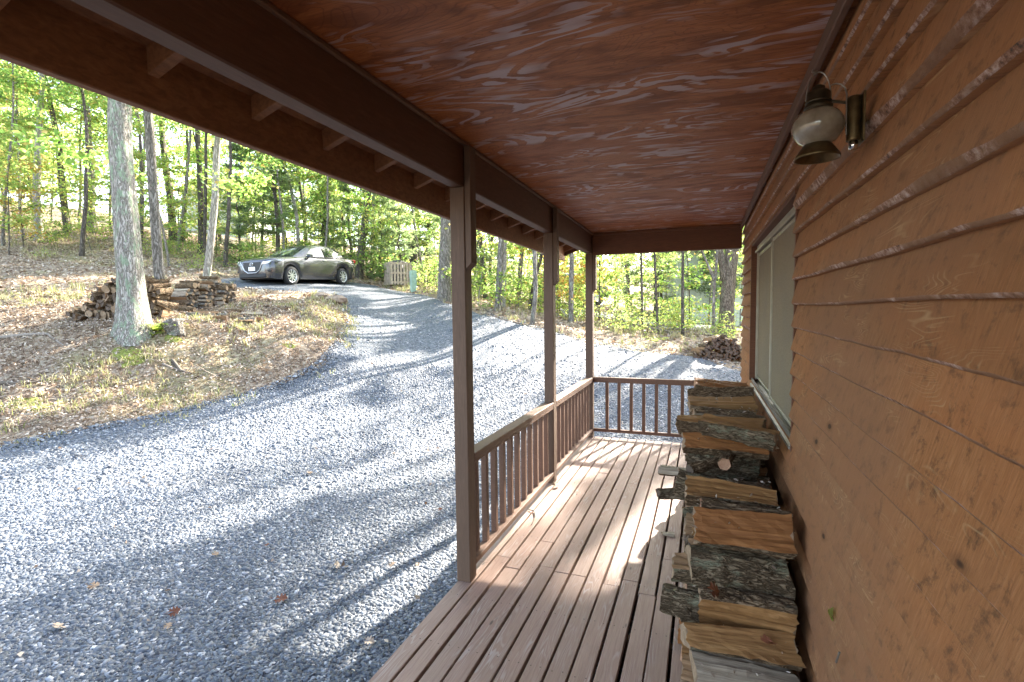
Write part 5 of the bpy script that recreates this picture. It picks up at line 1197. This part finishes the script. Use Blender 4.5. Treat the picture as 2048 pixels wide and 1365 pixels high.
# litter, grass and moss
def in_view(n, pxr, pyr):
    px = RNG.uniform(*pxr, n); py = RNG.uniform(*pyr, n); out = []
    for a, c in zip(px, py): out.append(gp(a, c)[:2])
    return np.array(out)
def polar(n, pxr, Zr, cond):
    px = RNG.uniform(*pxr, n); Z = np.sqrt(RNG.uniform(Zr[0] ** 2, Zr[1] ** 2, n)); s = (px - 1024) / F * Z
    x = _r[0] * s + _f[0] * Z; y = _r[1] * s + _f[1] * Z; k = cond(x, y); return x[k], y[k]
def ok_dry(x, y): return (sdist(x, y, DRV) > -.05) & ~((x > -2) & (y < 7)) & ~((x > 0) & (y < 8.5))
x, y = polar(75000, (-250, 720), (6.2, 13.5), ok_dry); x2, y2 = polar(60000, (-300, 1600), (12, 34), ok_dry)
xa, ya = np.r_[x, x2], np.r_[y, y2]; sz = np.r_[RNG.uniform(.025, .065, len(x)), RNG.uniform(.07, .15, len(x2))]
k = fbm(xa * 1.3, ya * 1.3) > .2; xa, ya, sz = xa[k], ya[k], sz[k]
tag(link('leaf_litter', leaves_mesh('leaf_litter', np.stack([xa, ya, ground_z(xa, ya) + .012 + RNG.uniform(0, .02, len(xa))], 1), sz, M['leaf_dead'], RNG, flat=.85)), kind='stuff', label='dry brown leaf litter over the yard and the wood floor')
# small leaves blown onto the gravel
x, y = polar(900, (-150, 1500), (2.2, 18), lambda x, y: (sdist(x, y, DRV) < -.1) & ~((x > -1.5) & (y < 6.6)))
lz = gz(x, y) + .045 + (fbm(x * .6, y * .6, 2) - .5) * .035 + .022
tag(link('blown_leaves', leaves_mesh('blown_leaves', np.stack([x, y, lz], 1), RNG.uniform(.02, .06, len(x)), M['leaf_dead'], RNG, flat=.8)), kind='stuff', label='small dry leaves scattered over the gravel')
tag(link('bark_debris', leaves_mesh('bark_debris', DEB[0], DEB[1], M['leaf_dead'], RNG, flat=.7, wr=.35)), kind='stuff', label='bark flakes and leaf crumbs lodged on top of the deck firewood stack')
def blades(name, x, y, hgt, mat, lab, nb=7):
    n = len(x); xx = np.repeat(x, nb) + RNG.normal(0, .035, n * nb); yy = np.repeat(y, nb) + RNG.normal(0, .035, n * nb); zz = ground_z(xx, yy)
    h = np.repeat(hgt, nb) * RNG.uniform(.5, 1.2, n * nb); a = RNG.uniform(0, 6.28, n * nb); w_ = .004 + h * .03; le = RNG.uniform(.1, .8, n * nb) * h; a2 = RNG.uniform(0, 6.28, n * nb)
    B = np.stack([xx, yy, zz - .01], 1); S_ = np.stack([np.cos(a) * w_, np.sin(a) * w_, 0 * w_], 1); Md = B + np.stack([np.cos(a2) * le * .3, np.sin(a2) * le * .3, h * .6], 1); T = B + np.stack([np.cos(a2) * le, np.sin(a2) * le, h], 1)
    V = np.stack([B - S_, B + S_, Md + S_ * .7, T, Md - S_ * .7], 1).reshape(-1, 3)
    q = np.arange(n * nb)[:, None] * 5; Q = np.concatenate([q + np.array([[0, 1, 2, 4]]), q + np.array([[4, 2, 3, 3]])])
    V2 = V; Fq = np.concatenate([q + np.array([[0, 1, 2, 4]])]); Ft = q + np.array([[4, 2, 3]])
    me = bpy.data.meshes.new(name); me.from_pydata(V2.tolist(), [], Fq.tolist() + Ft.tolist()); me.materials.append(M[mat]); me.update()
    return tag(link(name, me), kind='stuff', label=lab)
x, y = polar(4500, (-200, 720), (6.2, 13), lambda x, y: (sdist(x, y, DRV) > -.35) & (fbm(x * .9 + 3, y * .9) > .47))
blades('grass', x, y, RNG.uniform(.04, .15, len(x)), 'grass', 'thin dry grass tufts on the bank and along the drive edge')
x, y = polar(5500, (-200, 1500), (13, 26), lambda x, y: ok_dry(x, y) & (fbm(x * .5 + 3, y * .5) > .5))
blades('undergrowth', x, y, RNG.uniform(.08, .26, len(x)), 'grass', 'low green and straw undergrowth at the edge of the wood')
def moss(px, py, s, label):
    q = gp(px, py); b = MB(); n = 18; V = [(0, 0, s * .10)]; rng = np.random.default_rng(int(px))
    for rr, zz in ((.5, .085), (.85, .045), (1.0, -.03)):
        for j in range(n): t = 2 * math.pi * j / n; r = s * rr * (1 + .35 * 1.2 * (fbm(np.array([math.cos(t) * 2.2 + px]), np.array([math.sin(t) * 2.2 + py]))[0] - .5) * 2); V.append((r * math.cos(t) * 1.35, r * math.sin(t) * .9, 0))
    V2 = []
    for i, (vx, vy, vz) in enumerate(V):
        wx, wy = q[0] + vx, q[1] + vy; zz = [.10, .08, .04, -.03][0 if i == 0 else 1 + (i - 1) // n] * min(1, s * 2.2) * .5; V2.append((vx, vy, gh(wx, wy) + zz))
    b.add(V2, [(0, 1 + j, 1 + (j + 1) % n) for j in range(n)] + [(1 + i * n + j, 1 + (i + 1) * n + j, 1 + (i + 1) * n + (j + 1) % n, 1 + i * n + (j + 1) % n) for i in range(2) for j in range(n)], 0, True)
    o = b.build('moss_cushion', M['moss']); o.location = (q[0], q[1], 0); return tag(o, label, 'moss')
moss(255, 724, .24, 'largest bright yellow-green moss cushion on the bank'); moss(242, 663, .14, 'moss cushion at the foot of the lichened oak')
moss(350, 694, .13, 'small moss cushion right of the oak fern'); moss(60, 815, .22, 'moss cushion low on the bank near the left frame edge'); moss(480, 657, .11, 'moss cushion under the stick below the fallen logs'); moss(578, 712, .12, 'moss cushion on the bank nearest the drive')

# single leaves and twigs worth telling apart
def oak_leaf(name, x, y, z, s, rz, mat, label, tilt=(0, 0), lobes=4):
    n = 26; V = [(0, 0, 0)]; rng = random.Random(int(x * 1000 + y * 77))
    for j in range(n + 1):
        t = j / n; side = 1 if j <= n / 2 else -1; u_ = t * 2 if t <= .5 else 2 - t * 2
        wdt = .34 * math.sin(math.pi * min(1, u_ * .96 + .04)) ** .7 * (1 + .42 * math.cos(u_ * lobes * 2 * math.pi)) ; V.append((s * (u_ - .5), side * s * wdt, s * (.10 * math.sin(u_ * 5 + x) + .35 * wdt * wdt * rng.uniform(.7, 2))))
    b = MB(); b.add(V, [(0, i, i + 1) for i in range(1, n + 1)]); b.bar((-s * .5, 0, .01 * s), (-s * .78, s * .05, .04 * s), s * .02, s * .02)
    o = b.build(name, M[mat]); o.location = (x, y, z); o.rotation_euler = (tilt[0], tilt[1], rz); return tag(o, label, 'leaf')
def gl(px, py, s, rz, mat, label, tilt=(0, 0)):
    q = gp(px, py); z = g1(q[0], q[1]) + .045 + (float(fbm(np.array([q[0] * .6]), np.array([q[1] * .6]), 2)[0]) - .5) * .035 + .03; oak_leaf('oak_leaf', q[0], q[1], z, s, rz, mat, label, tilt)
gl(562, 1222, 0.090, .6, 'leaf_rust', 'curled rust-red oak leaf on the gravel in the foreground', (.3, .2)); gl(350, 1264, 0.072, 1.0, 'leaf_rust', 'narrow red-brown leaf on the gravel nearest the lower left', (.9, 0))
gl(338, 1292, 0.058, 2.0, 'leaf_tan', 'small tan leaf just below the narrow red-brown one'); gl(190, 1212, 0.085, .3, 'leaf_tan', 'big pale leaf in a sunlit patch at lower left', (.2, .1)); gl(120, 1283, 0.085, 2.9, 'leaf_dead', 'long curled brown leaf at the bottom left of the gravel', (.5, 0))
gl(785, 1148, 0.061, .9, 'leaf_tan', 'pale lobed oak leaf left of the nearest post base'); gl(836, 1160, 0.043, 2.1, 'leaf_tan', 'smaller pale leaf beside the nearest post base'); gl(432, 1128, 0.061, .2, 'leaf_tan', 'tan leaf lying mid gravel left of the post', (.2, .3))
gl(535, 1122, 0.043, 1.3, 'leaf_rust', 'little reddish leaf right of the tan one mid gravel'); gl(305, 1068, 0.050, .4, 'leaf_dead', 'brown leaf at the edge of the shade on the gravel', (.3, 0)); gl(675, 1165, 0.072, 1.9, 'leaf_dead', 'dark curled leaf standing on the gravel near the deck', (1.0, .2))
gl(740, 1335, 0.065, .3, 'leaf_dead', 'crumpled leaf against the deck edge at the bottom', (.4, .3)); gl(835, 1230, 0.050, 2.5, 'leaf_tan', 'tan leaf caught along the deck edge below the nearest post', (.3, 0)); gl(880, 1045, 0.054, .8, 'leaf_rust', 'rust leaf on sunlit gravel just left of the nearest post', (.4, .1))
gl(225, 945, 0.065, .5, 'leaf_dead', 'dry leaf out in the big sunlit band of gravel'); gl(620, 965, 0.072, 1.1, 'leaf_tan', 'long tan leaf with stalk in the far gravel shade', (.2, .2))
oak_leaf('oak_leaf', -1.235, 4.40, .022, .085, 1.0, 'leaf_tan', 'dry curled oak leaf on the sunlit deck beside the second post', (.35, .2))
b = MB(); b.tube([(-1.30, 3.83, .006), (-1.24, 3.80, .012), (-1.20, 3.70, .010), (-1.185, 3.56, .006)], [.005, .006, .005, .003], 6); o = b.build('twig', M['stick_grey']); tag(o, 'thin curved grey twig lying on the deck by the bottom rail', 'twig')
me = log_mesh('bark_chip', .085, .02, 'slab', 901, 'bark_log', 'split_grey', 'log_end'); o = link('bark_chip', me); o.location = (-.215, 3.71, .012); o.rotation_euler = (0, 0, .1); tag(o, 'splintered bark chip on the deck beside the firewood stack', 'bark chip')
oak_leaf('oak_leaf', .06, 2.29, .405, .085, .7, 'leaf_rust', 'rust-red leaf standing on the bark log with the yellow split ridge', (.9, .3))
oak_leaf('oak_leaf', .26, 2.22, .27, .07, 2.2, 'leaf_rust', 'brown leaf curled over the knot of the flat tan log', (.8, .3))
oak_leaf('oak_leaf', .31, 2.33, .345, .075, 1.2, 'leaf_dead', 'dead leaf wedged at the wall end of the bark log', (.6, .2))
oak_leaf('oak_leaf', XW - .006, 1.90, .60, .05, 1.5, 'leaf_oak', 'small green dried leaf stuck to the siding low at right', (1.57, 0, ), 2)
b = MB(); b.tube([(XW - .008, 1.80, .50), (XW - .008, 1.765, .555)], .0035, 6); o = b.build('twig', M['stick_dark']); tag(o, 'short brown twig stuck to the siding below the dried leaf', 'twig')
b = MB(); b.tube([(-.06, 1.93, .004), (-.075, 1.92, .05), (-.05, 1.92, .085), (-.02, 1.93, .09), (0, 1.95, .05), (.005, 1.96, .01)], .0016, 5); o = b.build('vine_tendril', M['stick_dark']); tag(o, 'thin wiry tendril looping out by the nearest log', 'twig')
def fern(px, py, s, n, label):
    q = gp(px, py); b = MB(); rng = np.random.default_rng(int(px))
    for k in range(n):
        az = k * 2.4 + rng.random(); L = s * rng.uniform(.6, 1.1); prev = Vector((0, 0, 0)); d = Vector((math.cos(az) * .6, math.sin(az) * .6, 1)).normalized(); pts = [prev]
        for i in range(7): d = (d + Vector((math.cos(az) * .12, math.sin(az) * .12, -.16))).normalized(); pts.append(pts[-1] + d * (L / 7))
        b.tube(pts, .003, 3, cap=False)
        for i in range(1, 8):
            sd2 = Vector((-math.sin(az), math.cos(az), 0)); w_ = L * .26 * (1 - i / 8.5)
            for s_ in (-1, 1):
                p = pts[i]; e1_ = p + sd2 * (s_ * w_) + Vector((0, 0, -.02)); dd = (pts[i] - pts[i - 1]) * .55; b.add([p - dd * .5, e1_, p + dd * .5], [(0, 1, 2)])
    o = b.build('fern', M['leaf_maple']); o.location = (q[0], q[1], gh(q[0], q[1])); return tag(o, label, 'fern')
fern(318, 672, .5, 30, 'soft green fern at the right foot of the lichened oak'); fern(305, 672, .30, 14, 'smaller fern in front of the big fern at the oak')
fern(1265, 660, .5, 16, 'yellow-green fern clump past the end railing'); fern(1310, 690, .4, 14, 'low fern on the litter left of the round-ended heap')
# stump remnant beside the oak
me = log_mesh('stump', .32, .15, 'round', 955, 'bark_grey', 'split_grey', 'log_end_old'); q = gp(352, 675); o = link('stump', me); o.location = (q[0], q[1], gh(q[0], q[1]) + .08); o.rotation_euler = (0, R(70), .3); tag(o, 'grey rotten stump right of the fern by the oak', 'stump')

# ------------------------------------------------------------------ canopy gaps: leaves cut out along the sun rays to shape the sun patches
SPOTS = [((-.22, 4.55, 0), .17), ((-.30, 4.1, 0), .20), ((-.38, 3.65, 0), .19), ((-.47, 3.2, 0), .16), ((-.60, 3.05, 0), .12), ((-1.0, 5.85, 0), .24), ((-1.1, 5.5, 0), .2), ((-1.15, 4.9, 0), .2), ((-1.2, 4.2, 0), .15), ((-1.22, 3.85, 0), .13)]
for line, r in [([(-60, 975), (120, 960), (300, 945), (470, 905), (640, 865)], .36), ([(-40, 1000), (200, 985), (350, 955)], .3), ([(330, 1105), (450, 1060), (560, 1010), (700, 970), (860, 900)], .22), ([(700, 1000), (880, 940)], .18),
                ([(800, 1075), (880, 1060)], .16), ([(700, 700), (760, 660), (700, 640)], .4), ([(480, 850), (620, 800), (700, 760), (800, 720)], .32), ([(950, 640), (1050, 700), (1160, 700)], .5), ([(900, 720), (1020, 690), (1180, 705)], .4), ([(1200, 735), (1330, 720), (1440, 735)], .35), ([(1000, 800), (1060, 780)], .25),
                ([(0, 720), (160, 735), (330, 715), (480, 700), (620, 690)], .5), ([(0, 760), (140, 775), (300, 770), (420, 760)], .45), ([(0, 830), (120, 820), (260, 810), (400, 790)], .4), ([(400, 665), (520, 655), (640, 640)], .55), ([(60, 610), (0, 640), (150, 590)], .45), ([(520, 600), (620, 590)], .5),
                ([(0, 565), (150, 565), (330, 555)], .6), ([(1250, 690), (1150, 660), (1330, 700)], .4), ([(560, 530), (650, 520)], .7), ([(720, 590), (820, 610), (760, 620)], .5)]:
    P = [Vector(gp(*p)) for p in line]
    for a, c in zip(P[:-1], P[1:]):
        k = max(1, int((c - a).length / (r * .9)))
        for j in range(k + 1): q = a.lerp(c, j / k); SPOTS.append(((q.x, q.y, q.z), r * random.uniform(.75, 1.2)))
bpy.context.view_layer.update()
sv = np.array(SV); e1 = np.cross(sv, [0, 0, 1]); e1 /= np.linalg.norm(e1); e2 = np.cross(e1, sv)
SP = np.array([p for p, _ in SPOTS]); SR = np.array([r for _, r in SPOTS]); SU, SVv, SD = SP @ e1, SP @ e2, SP @ sv
rng = np.random.default_rng(77)
for o in list(COL.objects):
    if o.type != 'MESH' or not o.name.startswith('crown') or o.parent is None: continue
    me = o.data; n = len(me.vertices); V = np.empty(n * 3, np.float32); me.vertices.foreach_get('co', V); V = V.reshape(-1, 4, 3)
    Mw = np.array(o.matrix_world); C = V.mean(1) @ Mw[:3, :3].T + Mw[:3, 3]
    cu, cv, cd = C @ e1, C @ e2, C @ sv
    near = (SU > cu.min() - 1) & (SU < cu.max() + 1) & (SVv > cv.min() - 1) & (SVv < cv.max() + 1) & (SD < cd.max())
    if not near.any(): continue
    kill = np.zeros(len(C), bool); jit = 1 + .35 * (rng.random(len(C)) - .5)
    for a, b_, r, d in zip(SU[near], SVv[near], SR[near], SD[near]): kill |= ((cu - a) ** 2 + (cv - b_) ** 2 < (r * jit) ** 2) & (cd > d + 2)
    kill &= rng.random(len(C)) < .93
    if kill.sum() < 3: continue
    o.data = mesh_np('crown', V[~kill].reshape(-1, 3), np.arange(4 * int((~kill).sum())).reshape(-1, 4), me.materials[0])
